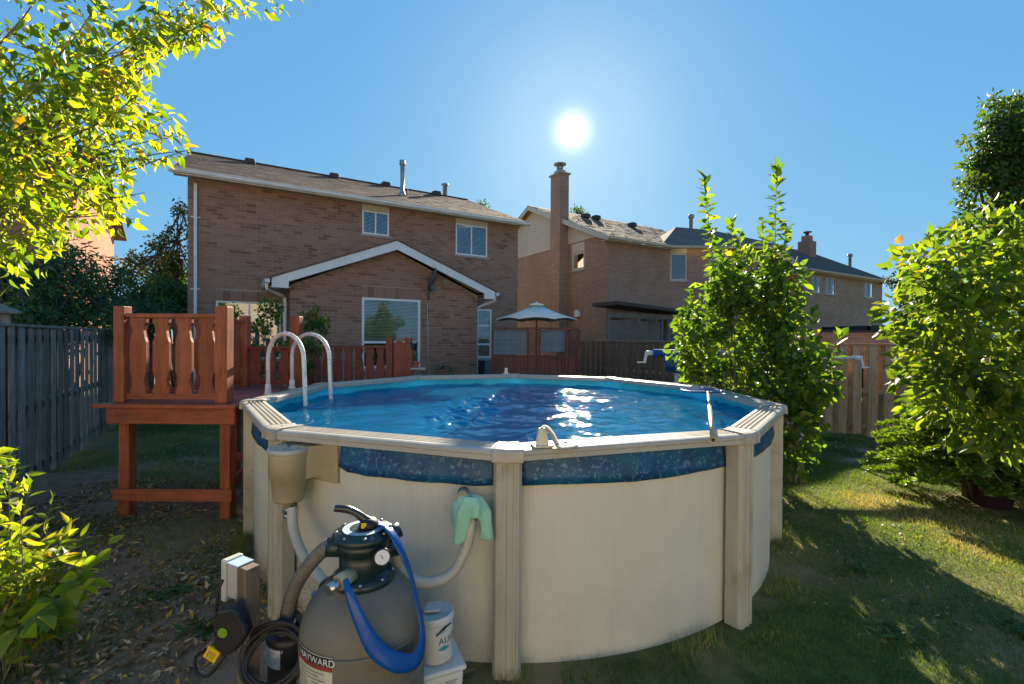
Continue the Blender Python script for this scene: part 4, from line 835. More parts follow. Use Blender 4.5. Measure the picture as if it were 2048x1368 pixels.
M_TWIG = basic('pale grey twig', (.22, .17, .12), (.14, .10, .07), 9, .8, .3, rnd=.1)
M_RTWIG = basic('green brown stem', (.10, .10, .045), None, 9, .8, .3, rnd=.1)
def branchy(root, O_, specs, r0, mat, name='branches', seg=6):
    """specs: list of point lists; tapering tubes joined into one part"""
    m = MB()
    for pts in specs:
        pts = spline(pts, 6); n = len(pts); m.tube(pts, [r0 * (1 - .82 * i / (n - 1)) for i in range(n)], seg)
    return m.build(name, mat, root, O_)
def ctr(pts, n):
    """sample n points with tangents along a polyline, biased to the outer part"""
    P = np.array([tuple(p) for p in spline(pts, 8)]); u = RNG.random(n) ** .75; i = np.minimum((u * (len(P) - 1)).astype(int), len(P) - 2); f_ = (u * (len(P) - 1) - i)[:, None]
    return P[i] * (1 - f_) + P[i + 1] * f_, (P[i + 1] - P[i]) / np.linalg.norm(P[i + 1] - P[i], axis=1, keepdims=True), u
# ---- big maple at the upper left, trunk just out of the frame
tb = Vector((-4.15, 2.75, 0)); tree = thing('maple_tree', 'yellow-green backlit maple leaning in at the upper left', 'tree', tb)
m = MB(); m.tube(spline([tb, tb + Vector((.02, .0, .8)), tb + Vector((.12, .05, 1.5)), tb + Vector((.3, .1, 2.1))], 6), [.13 - .004 * i for i in range(19)], 12); m.build('trunk', M_BARK, tree, tb)
tips = [(-60, 20, 2.5), (40, 40, 2.4), (110, -60, 2.6), (150, 60, 2.6), (210, -20, 2.8), (290, 20, 3.0), (395, -15, 3.2), (420, 55, 3.3), (520, -20, 3.6), (560, 12, 3.7), (250, 100, 2.9), (300, 150, 3.0), (190, 170, 2.7), (290, 195, 3.1), (90, 150, 2.4), (30, 240, 2.3), (120, 250, 2.5), (215, 260, 2.8), (300, 260, 3.1), (350, 235, 3.3), (385, 300, 3.4), (255, 330, 2.9), (165, 350, 2.6), (60, 350, 2.4), (290, 385, 3.1), (280, 440, 3.2), (200, 425, 2.8), (110, 440, 2.6), (20, 450, 2.4), (95, 520, 2.9), (30, 540, 2.7), (-40, 300, 2.3), (-30, 120, 2.4), (-10, 200, 2.6), (10, 60, 2.9), (70, 100, 3.0), (0, 380, 2.7), (170, 110, 3.2), (230, 40, 3.3), (130, 190, 3.3), (60, 290, 3.1), (230, 200, 3.5)]
specs = []; PP, DD, SS, TT_ = [], [], [], []
tips += [(390, 295, 3.3), (370, 270, 3.2), (300, 170, 3.0), (440, 10, 3.2), (500, 5, 3.4), (330, 60, 3.0), (380, 65, 3.1), (300, 85, 2.9), (350, 30, 3.1), (425, 70, 3.2), (270, 50, 2.9), (470, 10, 3.3), (530, 15, 3.6), (320, 110, 3.0), (400, 40, 3.2), (330, 320, 3.1)]
for px, py, Y in tips:
    e = at(px, py, Y); s0 = tb + Vector((.3, .1, random.uniform(1.7, 2.1))); mid = s0.lerp(e, .5) + Vector((random.uniform(-.1, .05), random.uniform(-.1, .1), .22 + random.uniform(0, .1))); q3 = s0.lerp(e, .8) + Vector((random.uniform(-.06, .06), random.uniform(-.05, .05), .14 + random.uniform(-.05, .05)))
    if not (px > 230 and py < 120) or random.random() < .4: specs.append([s0, mid, q3, e])
    nn_ = 125 if py > -10 else 110; p, d, u = ctr([s0.lerp(mid, .75), q3, e], nn_)
    sp_ = RNG.normal(size=(nn_, 3)) * np.array([.12, .14, .10]) * (.5 + .7 * u)[:, None]; p = p + sp_; dr = d * .35 + rnd_dirs(nn_) * .75 + np.array([.1, 0, -.75])
    PP.append(p); DD.append(dr); SS.append(RNG.uniform(.035, .088, nn_) * (.8 + .1 * Y)); base = RNG.normal(.45, .2); TT_.append(np.clip(RNG.normal(base, .17, nn_), 0, 1))
branchy(tree, tb, specs, .010, M_TWIG)
P = np.concatenate(PP); D = np.concatenate(DD); SS, TT_ = np.concatenate(SS), np.concatenate(TT_)
ppx, ppy = 1024 + FPX * P[:, 0] / P[:, 1], 680 - FPX * (P[:, 2] - HC) / P[:, 1]; edge = np.interp(ppy, [-60, 0, 35, 45, 95, 115, 200, 225, 270, 320, 340, 355, 465, 480, 570, 600], [610, 610, 600, 475, 460, 325, 300, 360, 390, 400, 310, 285, 295, 150, 110, 0]); kp = (ppx < edge - 22 + RNG.normal(0, 12, len(P))) & gaps(P, .2, .27); P, D, SS, TT_ = P[kp], D[kp], SS[kp], TT_[kp]
foliage(tree, 'crown', P, D, rnd_dirs(len(P), .3) + np.array([0, -.7, 0]), SS, TT_, leafshape(.21, 'lance'), L_TREE, 300, tb)
# ---- shrubs built from upright stems with alternate leaves
def stem_shrub(name, label, base, rad, stems, leafL, w, kind, mat, twig, n_in, H, group=None, nparts=300, tone=.4, fill=None, droop=.2, seedtone=.18, r0=.012):
    base = Vector(base); root = thing(name, label, 'shrub', base, group=group); specs = []; PP, DD, NN_, SS, TT_ = [], [], [], [], []
    for pts, nl, sc_ in stems:
        u0_ = .42 if nl > 21 else .15; nl = int(nl * 1.35)
        specs.append(pts); P = np.array([tuple(p) for p in spline(pts, 10)]); n = len(P)
        for j in range(nl):
            u = u0_ + (1 - u0_) * (j + RNG.random() * .5) / nl; i = min(int(u * (n - 1)), n - 2); d = P[i + 1] - P[i]; d /= np.linalg.norm(d); a = j * 2.4 + RNG.random() * .5
            side = np.array([math.cos(a), math.sin(a), 0]); dr = side * .75 + d * (.5 + .5 * (u > .93)) + np.array([0, 0, -droop + .3 * (u > .95)]); fr_ = u * (n - 1) - i; PP.append(P[i] * (1 - fr_) + P[i + 1] * fr_); DD.append(dr); NN_.append(np.array([0, -.55, .7]) + RNG.normal(size=3) * .45); SS.append(leafL * sc_ * RNG.uniform(.75, 1.15) * (1 - .2 * u)); TT_.append(np.clip(RNG.normal(tone, seedtone), 0, 1))
    if fill:
        c, r3, n = fill; v = rnd_dirs(n); rr = RNG.random(n) ** .42; cl = np.array([tuple(x) for x in c]); cc = cl[RNG.integers(0, len(cl), n)]; p = cc + v * rr[:, None] * np.array(r3); p[:, 2] = np.maximum(p[:, 2], .05); rv = np.hypot(p[:, 0] - PC.x, p[:, 1] - PC.y); kp = (rv > 2.78) & gaps(p, .24, .22); p = p[kp]; n = len(p); v = v[kp]
        PP += list(p); DD += list(v * .7 + rnd_dirs(n) * .6 + np.array([0, 0, -.25])); NN_ += list(rnd_dirs(n, .6) + np.array([0, -.6, 0])); SS += list(RNG.uniform(.6, 1.1, n) * leafL); TT_ += list(np.clip(RNG.normal(tone - .12, seedtone, n), 0, 1))
        for k in range(26): e = cl[RNG.integers(0, len(cl))] + rnd_dirs(1)[0] * np.array(r3) * .8; e[2] = max(e[2], .3); q = Vector(e); specs.append([base + Vector((random.uniform(-.2, .2), random.uniform(-.2, .2), 0)), base.lerp(q, .5) + Vector((0, 0, .15)), q])
    branchy(root, base, specs, r0, twig, 'stems')
    foliage(root, 'crown', np.array(PP), np.array(DD), np.array(NN_), np.array(SS), np.array(TT_), leafshape(w, kind), mat, nparts, base); return root
def pstem(base, px, py, Y, n, sc_, wob=.05, k=.55):
    e = at(px, py, Y); b = Vector(base) + Vector((random.uniform(-.35, .35), random.uniform(-.3, .3), 0)); b = b.lerp(Vector((e.x, e.y, 0)), k); return ([b, b.lerp(e, .5) + Vector((random.uniform(-wob, wob), 0, 0)), e], n, sc_)
B = (3.55, 6.6, 0)
stems = [pstem(B, px, py, Y, n, s_) for px, py, Y, n, s_ in ((1407, 352, 6.8, 74, 1.25), (1553, 334, 6.5, 66, 1.35), (1462, 440, 6.7, 50, 1.2), (1525, 440, 6.5, 50, 1.2), (1572, 455, 6.3, 46, 1.2), (1440, 500, 6.8, 44, 1.2), (1500, 500, 6.5, 44, 1.2), (1480, 470, 6.6, 44, 1.2), (1550, 500, 6.4, 44, 1.2), (1380, 580, 7.0, 34, 1.0), (1360, 640, 7.2, 30, 1.0), (1600, 560, 6.2, 34, 1.1), (1545, 540, 6.4, 36, 1.1), (1625, 620, 6.0, 30, 1.1), (1680, 670, 5.8, 26, 1.3))]
cl = [at(px, py, Y) for px, py, Y in ((1400, 640, 7.0), (1470, 600, 6.8), (1550, 620, 6.5), (1500, 540, 6.6), (1450, 570, 6.8), (1560, 560, 6.4), (1395, 710, 7.3), (1450, 700, 6.9), (1530, 700, 6.4), (1585, 700, 6.1), (1612, 760, 5.9), (1570, 790, 6.0), (1520, 780, 6.6), (1590, 850, 5.8), (1565, 900, 5.9), (1450, 760, 7.4), (1405, 750, 7.6), (1375, 700, 7.5))]
stem_shrub('leafy_shrub', 'tall green shrub with two leafy spires right behind the pool', B, 1.3, stems, .15, .30, 'oval', L_SHRUB, M_TWIG, 0, 4, fill=(cl, (.34, .37, .33), 4300), tone=.55)
# ---- big bush filling the right edge
B = (6.5, 5.6, 0)
stems = [pstem(B, px, py, Y, n, s_, .05, .12) for px, py, Y, n, s_ in ((1790, 480, 4.4, 26, 1.2), (1850, 465, 4.5, 26, 1.1), (1900, 450, 4.6, 26, 1.0), (1985, 395, 4.8, 30, 1.0), (1960, 420, 4.4, 28, 1.0), (2040, 400, 4.5, 28, 1.0), (1770, 620, 4.3, 24, 1.0), (1780, 700, 4.4, 24, 1.0), (2070, 480, 4.0, 30, 1.0), (1830, 560, 4.2, 24, 1.0))]
cl = [at(px, py, Y) for px, py, Y in ((1865, 540, 4.7), (1900, 520, 4.8), (1980, 480, 5.0), (2050, 480, 4.8), (1850, 630, 4.6), (1895, 640, 4.6), (1960, 600, 4.6), (2040, 620, 4.4), (1875, 720, 4.7), (1920, 740, 4.5), (2000, 740, 4.4), (2060, 780, 4.3), (1930, 830, 4.6), (2010, 850, 4.4), (1880, 780, 4.7), (2080, 560, 4.4), (2000, 540, 5.4), (2070, 680, 4.9), (1900, 600, 5.4))]
stem_shrub('leafy_shrub', 'large olive-green bush filling the right picture edge', B, 1.5, stems, .15, .25, 'lance', L_RBUSH, M_TWIG, 0, 3.5, fill=(cl, (.33, .45, .31), 4300), tone=.47, droop=.35, seedtone=.2, r0=.009)
# ---- bright bush low at the left
B = (-2.95, 2.75, 0)
stems = [pstem(B, px, py, Y, n, s_, .03) for px, py, Y, n, s_ in ((15, 905, 2.7, 20, 1), (60, 960, 2.6, 18, 1), (110, 985, 2.7, 18, .9), (130, 1060, 2.6, 18, 1), (40, 1010, 2.5, 18, 1), (95, 1050, 2.5, 18, 1), (-20, 960, 2.6, 20, 1), (140, 1040, 2.8, 16, .9))]
cl = [at(px, py, Y) for px, py, Y in ((-20, 1020, 2.7), (20, 1080, 2.7), (60, 1100, 2.7), (0, 1150, 2.7), (-40, 950, 2.8), (60, 1170, 2.6), (-20, 1200, 2.6), (40, 1230, 2.55), (90, 1130, 2.7), (-10, 1250, 2.5))]
lb = stem_shrub('leafy_shrub', 'low bright green bush at the left picture edge', B, .6, stems, .115, .17, 'lance', L_RBUSH, M_RTWIG, 0, 1.2, fill=(cl, (.20, .22, .17), 760), tone=.62, droop=.1, r0=.005)
# maple sprigs growing at its foot
B2 = onz(70, 1290, 0); stems = [([B2, at(120, 1200, 2.5), at(px, py, Y)], n, s_) for px, py, Y, n, s_ in ((225, 1075, 2.5, 9, 1.1), (185, 1095, 2.45, 8, 1.1), (205, 1150, 2.4, 8, 1.3), (70, 1240, 2.1, 7, 1.5), (150, 1150, 2.5, 8, 1.1), (20, 1270, 2.1, 6, 1.4))]
stem_shrub('maple_seedling', 'yellowing maple seedling at the foot of the low left bush', B2, .4, stems, .11, .36, 'maple', L_TREE, M_RTWIG, 0, .9, tone=.42, droop=.45, nparts=60, r0=.005)
# ---- clump foliage for hedges and far trees
def clump_tree(name, label, base, clumps, n, leafL, mat, cat='tree', trunk=True, shape=SMALL, tone=.45, group=None, tr=.12, up=.4, toned=.22, narrow=None):
    base = Vector(base); root = thing(name, label, cat, base, group=group); C = np.array([c[:3] for c in clumps]); Rr = np.array([c[3] for c in clumps]); wgt = Rr ** 2 / (Rr ** 2).sum()
    # each clump is broken into sub-clumps so that the outline stays ragged and gaps show
    sub, sr = [], []
    for c, r in zip(C, Rr):
        k = 16; v = rnd_dirs(k); sub.append(c + v * (r * RNG.uniform(.45, 1.05, k))[:, None]); sr.append(np.full(k, r * .36))
    sub = np.concatenate(sub); sr = np.concatenate(sr); pw = sr ** 2 / (sr ** 2).sum(); ix = RNG.choice(len(sub), n, p=pw); v = rnd_dirs(n); p = sub[ix] + v * (sr[ix] * RNG.random(n) ** .45)[:, None]; p[:, 2] = np.maximum(p[:, 2], .03)
    tn = np.clip(RNG.normal(tone, toned * .6, n) + (RNG.normal(0, toned, len(sub)))[ix], 0, 1)
    specs = [[base, base.lerp(Vector(c), .5) + Vector((0, 0, .1 * (c[2] - base.z))), Vector(c)] for c in C] + [[Vector(C[i % len(C)]), Vector(C[i % len(C)]).lerp(Vector(s_), .6), Vector(s_)] for i, s_ in enumerate(sub[::max(1, len(sub) // 90)]) if (Vector(C[i % len(C)]) - Vector(s_)).length < 2 * Rr.max()]
    if trunk: m = MB(); top = base + Vector((0, 0, float(C[:, 2].min() - base.z) + .3)); m.tube([base, base.lerp(top, .5), top], [tr, tr * .85, tr * .6], 10); m.build('trunk', M_BARK, root, base)
    branchy(root, base, specs, tr * .35, M_BARK)
    foliage(root, 'crown', p, v * .6 + rnd_dirs(n) * .7 + np.array([0, 0, -.3]), rnd_dirs(n, up), RNG.uniform(.7, 1.2, n) * leafL, tn, shape, mat, 0, base); return root
def cp(px, py, Y, r): q = at(px, py, Y); return (q.x, q.y, q.z, r)
# dark hedge behind the left fence
hl = [cp(px, py, Y, r) for px, py, Y, r in ((40, 560, 8.2, .8), (110, 530, 8.6, .7), (165, 560, 9.2, .65), (60, 620, 8.0, .7), (140, 610, 8.6, .75), (210, 600, 9.6, .7), (190, 640, 9.0, .55), (-40, 540, 7.8, .9), (0, 640, 7.4, .6), (90, 660, 8.0, .5), (240, 630, 10.0, .6))]
clump_tree('hedge_shrub', 'dark green narrow-leaved hedge shrub spilling over the left fence', (-8.3, 8.6, 0), hl, 9000, .12, L_DARK, 'shrub', False, leafshape(.14, 'lance'), .4, tr=.06)
hl = [cp(px, py, Y, r) for px, py, Y, r in ((290, 610, 13, .8), (340, 600, 13.5, .8), (260, 590, 13, .7), (370, 610, 13.6, .7), (240, 620, 12.5, .7), (300, 640, 12, .7))]
clump_tree('hedge_shrub', 'dark green hedge shrub between the left fence and the brick house corner', (-9.6, 13.4, 0), hl, 6500, .13, L_DARK, 'shrub', False, leafshape(.16, 'lance'), .45, tr=.06)
hl = [cp(px, py, Y, r) for px, py, Y, r in ((355, 480, 17, .55), (362, 420, 17, .35), (320, 510, 17, .6), (275, 530, 17, .5), (365, 545, 17, .7), (320, 560, 17, .8), (250, 540, 17, .45))]
clump_tree('young_tree', 'thin yellowing tree just left of the brick house corner', (-12.3, 17, 0), hl, 3000, .13, L_GOLD, 'tree', True, SMALL, .5, tr=.1)
# tall tree at the right, beyond the bush
hl = [cp(px, py, 20, r) for px, py, r in ((2040, 240, 1.3), (2000, 300, 1.1), (1985, 370, 1.2), (2060, 330, 1.6), (2080, 200, 1.2), (2010, 430, 1.4), (2090, 430, 1.8), (1970, 330, .6), (2000, 250, .6), (1980, 480, 1.2), (2060, 540, 1.8))]
clump_tree('tall_tree', 'tall dense green tree rising beyond the right bush', (22.8, 20, 0), hl, 15000, .22, L_FAR, 'tree', True, SMALL, .45, tr=.25)
hl = [cp(px, py, 24, r) for px, py, r in ((1820, 550, .9), (1850, 590, 1.0), (1810, 610, .8), (1840, 530, .7), (1870, 560, .9), (1830, 650, 1.0))]
clump_tree('red_tree', 'small dark reddish tree beside the tan house', (20.9, 24, 0), hl, 3800, .17, leafmat('dark reddish leaf', [(0, (.03, .035, .012)), (.5, (.07, .065, .02)), (1, (.19, .09, .03))], .35), 'tree', True, SMALL, .5, tr=.12)
for lab, px, py, Y, h_ in (('distant treetop showing over the ridge of the pool house', 962, 408, 40, .9), ('distant treetop showing beside the tall chimney', 1152, 420, 42, .9)):
    q = at(px, py, Y); clump_tree('distant_tree', lab, (q.x, q.y, 0), [(q.x, q.y, q.z - .5, h_), (q.x + .5, q.y, q.z - 1.2, h_ * 1.3), (q.x - .6, q.y, q.z - 1.4, h_ * 1.2), (q.x, q.y, q.z - 3, 1.8)], 1800, .24, L_FAR, 'tree', True, SMALL, .35, tr=.2)
# treeline closing the horizon between and behind the houses
for i, (x, y, s_) in enumerate(((-24, 34, 3.6), (-17, 38, 3.4), (30, 46, 4.2), (38, 40, 4.4), (9.6, 12.5, 1.0), (11.8, 13.0, 1.3))):
    small = s_ < 2; zc = s_ * (1.0 if small else 1.25); lab = ['broad green tree far behind the red house on the left', 'rounded tree far behind the brick house corner', 'green tree far behind the tan house', 'farther green tree at the right picture edge', 'small shrub beyond the cedar fence near the big shrub', 'larger shrub beyond the cedar fence near the right bush'][i]
    clump_tree('garden_shrub' if small else 'background_tree', lab, (x, y, 0), [(x + RNG.uniform(-.7, .7) * s_, y, zc + RNG.uniform(-.5, .35) * s_, s_ * .5) for _ in range(6)], 2600, .13 * (1 if small else 2.4), L_FAR, 'shrub' if small else 'tree', not small, SMALL, .4, tr=.06 if small else .25)
# ---- small conifer under the right bush
cb = Vector((5.65, 5.75, 0)); con = thing('conifer', 'small spreading conifer under the right bush', 'conifer', cb)
m = MB(); m.tube([cb, cb + Vector((0, 0, 1.7))], [.05, .02], 8); m.build('trunk', M_BARK, con, cb)
specs = []; PP, DD, NN_, SS, TT_ = [], [], [], [], []
for k in range(84):
    z0 = .22 + 1.4 * (k / 84) ** .9; a = k * 2.399; L_ = lerp(1.15, .25, (z0 - .25) / 1.4) * random.uniform(.8, 1.1); d = Vector((math.cos(a), math.sin(a), 0)); s0 = cb + Vector((0, 0, z0)); e = s0 + d * L_ + Vector((0, 0, -.12 * L_ + .04)); specs.append([s0, s0.lerp(e, .5) + Vector((0, 0, .06)), e]); t_ = Vector((-d.y, d.x, 0))
    for j in range(11):
        u = .22 + .78 * j / 10; q = s0.lerp(e, u) + Vector((0, 0, .06 * math.sin(math.pi * u)))
        for sg in (-1, 1):
            tw = (d * .75 + t_ * sg * .8).normalized(); Lt = .30 * L_ * (1.15 - u) + .05
            for w_ in range(9):
                r_ = q + tw * (Lt * w_ / 8)
                for s3 in (-1, 1, 0): PP.append(tuple(r_)); DD.append(tuple(tw * .6 + Vector((-tw.y, tw.x, 0)) * s3 * .8 + Vector((0, 0, random.uniform(-.2, .75))))); NN_.append((0, -.5, .8)); SS.append(random.uniform(.05, .08)); TT_.append(min(1, max(0, random.gauss(.4 + .35 * u, .15))))
branchy(con, cb, specs, .012, M_BARK); foliage(con, 'needles', np.array(PP), np.array(DD), np.array(NN_, float) + RNG.normal(size=(len(PP), 3)) * .3, np.array(SS), np.array(TT_), (NEEDLE[0] * np.array([2.2, 1, 1]), NEEDLE[1]), L_CON, 0, cb)
# ---- climbing rose on the deck posts
for lab, pts, n in (('leafy climber with yellow tips on the left of the round deck post', ((470, 640, 7.4), (520, 650, 7.5), (545, 630, 7.4), (500, 700, 7.4), (560, 690, 7.5), (530, 740, 7.3), (455, 620, 7.5), (540, 612, 7.4)), 1500), ('leafy climber on the right of the red deck post', ((620, 625, 7.2), (640, 650, 7.2), (625, 690, 7.2), (612, 730, 7.1), (612, 660, 7.3)), 900)):
    cl_ = [cp(px, py, Y, .16) for px, py, Y in pts]; q = at(pts[0][0] + 30, 790, 7.4)
    clump_tree('climbing_rose', lab, (q.x, q.y, 0), cl_, n, .055, L_SHRUB, 'climber', False, leafshape(.28, 'oval'), .35, tr=.025)
# ------------------------------------------------------------------ pool equipment
M_TANK = basic('dusty grey tank plastic', (.175, .158, .115), (.13, .118, .088), 3, .62, .08, rnd=0, dirt=(.16, .135, .10), dirtamt=.5, dirtscale=4)
M_VALVE = basic('dark green black plastic', (.012, .028, .026), (.008, .018, .018), 6, .35, .05, rnd=0, spec=.5)
M_BLACK = basic('black rubber', (.014, .014, .015), None, 8, .5, .08, rnd=.05)
M_CHROME = basic('steel hardware', (.55, .55, .53), (.4, .4, .38), 8, .28, .03, metal=.9, rnd=0)
M_SKIM = basic('tan skimmer plastic', (.40, .335, .205), (.34, .285, .17), 4, .5, .05, rnd=0, dirt=(.25, .2, .12), dirtamt=.4, dirtscale=5)
M_BLUE = None
t = NT('blue flat hose'); tl = t.n('ShaderNodeBsdfTranslucent'); t.set(tl.inputs[0], (.01, .14, .50)); p_ = t.pbr((.006, .10, .36), .33, t.bump(t.noise(t.map(), 14, 3), .35, .01), 0, .5); mx = t.n('ShaderNodeMixShader'); mx.inputs[0].default_value = .3; t.l(p_.outputs[0], mx.inputs[1]); t.l(tl.outputs[0], mx.inputs[2]); t.l(mx.outputs[0], t.out.inputs[0]); M_BLUE = t.m
M_HOSEC = basic('milky ribbed hose', (.52, .47, .36), (.44, .39, .29), 5, .45, .05, rnd=0)
M_TXTW = basic('white print', (.75, .75, .72), None, 5, .6, 0, rnd=0); M_TXTK = basic('dark print', (.03, .045, .08), None, 5, .6, 0, rnd=0); M_TEAL = basic('teal print', (.05, .28, .30), None, 5, .6, 0, rnd=0)
M_PAPER = basic('aged label paper', (.56, .53, .40), (.48, .45, .34), 8, .7, .05, rnd=0, dirt=(.34, .31, .22), dirtamt=.5, dirtscale=14); M_REDB = basic('dark red print', (.28, .045, .035), None, 5, .6, 0, rnd=0); M_KB = basic('black print band', (.03, .022, .02), None, 5, .6, 0, rnd=0)
def text_mesh(body, size):
    cu = bpy.data.curves.new('lettering', 'FONT'); cu.body = body; cu.size = size; cu.align_x = 'LEFT'; ob = bpy.data.objects.new('lettering', cu); COL.objects.link(ob)
    bpy.context.view_layer.update(); me = bpy.data.meshes.new_from_object(ob.evaluated_get(bpy.context.evaluated_depsgraph_get())); COL.objects.unlink(ob); bpy.data.objects.remove(ob); return me
def wrapped(parent, body, size, mat, fn, name='lettering', bold=0):
    """lettering bent onto a surface: fn(u, v) -> point"""
    me = text_mesh(body, size)
    for v in me.vertices: v.co = fn(v.co.x, v.co.y)
    me.materials.clear(); me.materials.append(mat); o = bpy.data.objects.new(name, me); COL.objects.link(o); o.parent = parent; return o
# ---- sand filter
FC = Vector((-.672, 2.12, 0)); fil = thing('sand_filter', 'grey sand filter tank with black multiport valve in front of the pool', 'pool filter', FC)
RT = .272; prof_ = [(.23, 0), (.235, .04), (RT, .06), (RT, .60), (RT - .003, .655), (RT - .016, .715), (RT - .052, .78), (RT - .105, .828), (.12, .855), (.10, .86)]
pf = [(p.x, p.y) for p in [Vector((r, z, 0)) for r, z in prof_]]; m = MB(); sp2 = spline([(r, 0, z) for r, z in prof_], 5); m.lathe([(p.x, p.z) for p in sp2], (0, 0, 0), 56); m.build('tank', M_TANK, fil); m = MB(); m.lathe([(RT + .001, .455), (RT + .006, .46), (RT + .006, .475), (RT + .001, .48)], (0, 0, 0), 56); m.build('seam_band', M_TANK, fil)
m = MB(); m.lathe([(.135, .842), (.14, .85), (.14, .872), (.118, .888), (.10, .892), (.098, .90)], (0, 0, 0), 40); fl = m.build('clamp_flange', M_VALVE, fil)
for k in range(8): a = 2 * math.pi * k / 8 + .2; s = MB(); s.lathe([(.008, 0), (.008, .008), (.005, .012)], (.127 * math.cos(a), .127 * math.sin(a), .872), 8); s.build('bolt', M_CHROME, fl)
m = MB(); m.lathe([(.098, .885), (.105, .90), (.107, .96), (.098, .975), (.104, .985), (.116, 1.0), (.118, 1.04)], (0, 0, 0), 40); vb = m.build('valve_body', M_VALVE, fil)
m = MB(); m.lathe([(.128, 1.036), (.136, 1.042), (.136, 1.062), (.128, 1.07), (.100, 1.073), (.098, 1.078), (.05, 1.08)], (0, 0, 0), 48); lidp = m.build('valve_lid', M_VALVE, fil)
for k in range(8): a = 2 * math.pi * k / 8 + .35; s = MB(); s.lathe([(.0075, 0), (.0075, .005), (.004, .008)], (.118 * math.cos(a), .118 * math.sin(a), 1.071), 8); s.build('screw', M_CHROME, lidp)
m = MB(); m.add([tuple(p) for k in range(40) for p in ((Vector((.092 * math.cos(k * math.pi / 20), .092 * math.sin(k * math.pi / 20), 1.0812))), Vector((.062 * math.cos(k * math.pi / 20), .062 * math.sin(k * math.pi / 20), 1.0815)))], [(2 * k, 2 * ((k + 1) % 40), 2 * ((k + 1) % 40) + 1, 2 * k + 1) for k in range(40)]); m.build('dial_plate', basic('pale blue dial print', (.42, .52, .56), (.20, .28, .32), 40, .5, 0, rnd=0), lidp)
# lever handle
hp = [(.035, .02, 1.085), (.005, .012, 1.11), (-.035, 0, 1.145), (-.075, -.012, 1.168), (-.125, -.026, 1.178)]
m = MB(); m.tube(spline(hp, 6), [.027, .026, .025, .025, .024, .023, .022, .021, .02, .02, .019, .019, .0185, .018, .018, .018, .018, .018, .018, .018, .018, .017, .017, .016, .014], 12); hd = m.build('lever', basic('glossy black handle', (.03, .028, .026), None, 6, .25, .03, rnd=0, spec=.6), fil, bevel=0)
m = MB(); m.lathe([(.045, 1.08), (.042, 1.10), (.028, 1.118)], (.02, .01, 0), 20); m.build('lever_hub', M_BLACK, hd); m = MB(); m.box(-.002, .022, -.032, -.028, 1.088, 1.112); m.build('sticker', basic('yellow sticker', (.65, .48, .03), None, 8, .5, 0, rnd=0), hd)
# ports: left to pump hose, right rear to return hose, front sight glass, gauge
for nm, p, q, r in (('pump_port', (-.08, -.02, 1.0), (-.155, -.035, 1.005), .042), ('return_port', (.05, .08, .935), (.12, .14, .93), .042), ('waste_port', (.10, .03, 1.03), (.15, .06, 1.05), .036)):
    m = MB(); m.tube([p, q], r, 20); m.build(nm, M_VALVE, fil)
m = MB(); m.tube([(-.02, -.09, .915), (-.06, -.155, .905)], .034, 18); sg = m.build('sight_glass', basic('clear yellowed plastic', (.35, .33, .22), None, 6, .2, .02, rnd=0), fil)
m = MB(); m.tube([(-.055, -.145, .906), (-.085, -.195, .895)], .024, 16); m.build('sight_elbow', M_CHROME, sg)
gz0 = Vector((.105, -.085, .995)); gd = Vector((.35, -.93, .12)).normalized(); m = MB(); m.tube([gz0, gz0 + gd * .035], .036, 24); gg = m.build('pressure_gauge', M_BLACK, fil)
m = MB(); m.tube([gz0 + gd * .0352, gz0 + gd * .0358], .031, 24); m.build('gauge_face', M_TXTW, gg); m = MB(); m.beam(gz0 + gd * .0365 + Vector((-.012, 0, .018)), gz0 + gd * .0365 + Vector((.004, 0, -.006)), .003, .001, gd); m.build('needle', M_TXTK, gg)
m = MB(); m.tube([(.06, -.03, .985), gz0 + gd * .004], .014, 12); m.build('gauge_stem', M_BLACK, gg)
# paper label on the tank: angles measured at the tank axis, facing the viewer's left
LA = R(-90 - 30); rl = RT + .0012
def lab(u, v, lift=0.0): a = LA + u / rl; return Vector(((rl + lift) * math.cos(a), (rl + lift) * math.sin(a), v))
def patch(name, u0, u1, v0, v1, mat, lift, par):
    m = MB(); n = 16
    for i in range(n + 1): u = lerp(u0, u1, i / n); m.v += [tuple(lab(u, v0, lift)), tuple(lab(u, v1, lift))]; m.at += [.5, .5]
    m.f = [(2 * i, 2 * i + 2, 2 * i + 3, 2 * i + 1) for i in range(n)]; m.sm = [True] * n; return m.build(name, mat, par)
LT = .665
lb_ = patch('paper_label', -.105, .105, .37, LT, M_PAPER, 0, fil); lb_['label'] = 'aged printed paper label'
patch('black_band', -.104, .104, LT - .040, LT - .003, M_KB, .0012, lb_); patch('red_band', -.104, .104, LT - .058, LT - .041, M_REDB, .0012, lb_)
wrapped(lb_, 'HAYWARD', .040, M_TXTW, lambda u, v: lab(u - .085, v + LT - .036, .0024))
for i in range(15):
    for u0, u1 in (((-.095, -.01), (.0, .095)) if i > 2 else ((-.09, .08),)):
        w_ = random.uniform(.75, 1); patch('print_line', u0, lerp(u0, u1, w_), LT - .075 - i * .0145, LT - .070 - i * .0145, basic('faint print', (.24, .22, .17), None, 60, .7, 0, rnd=0) if i == 0 and u0 < -.05 else bpy.data.materials['faint print'], .0012, lb_)
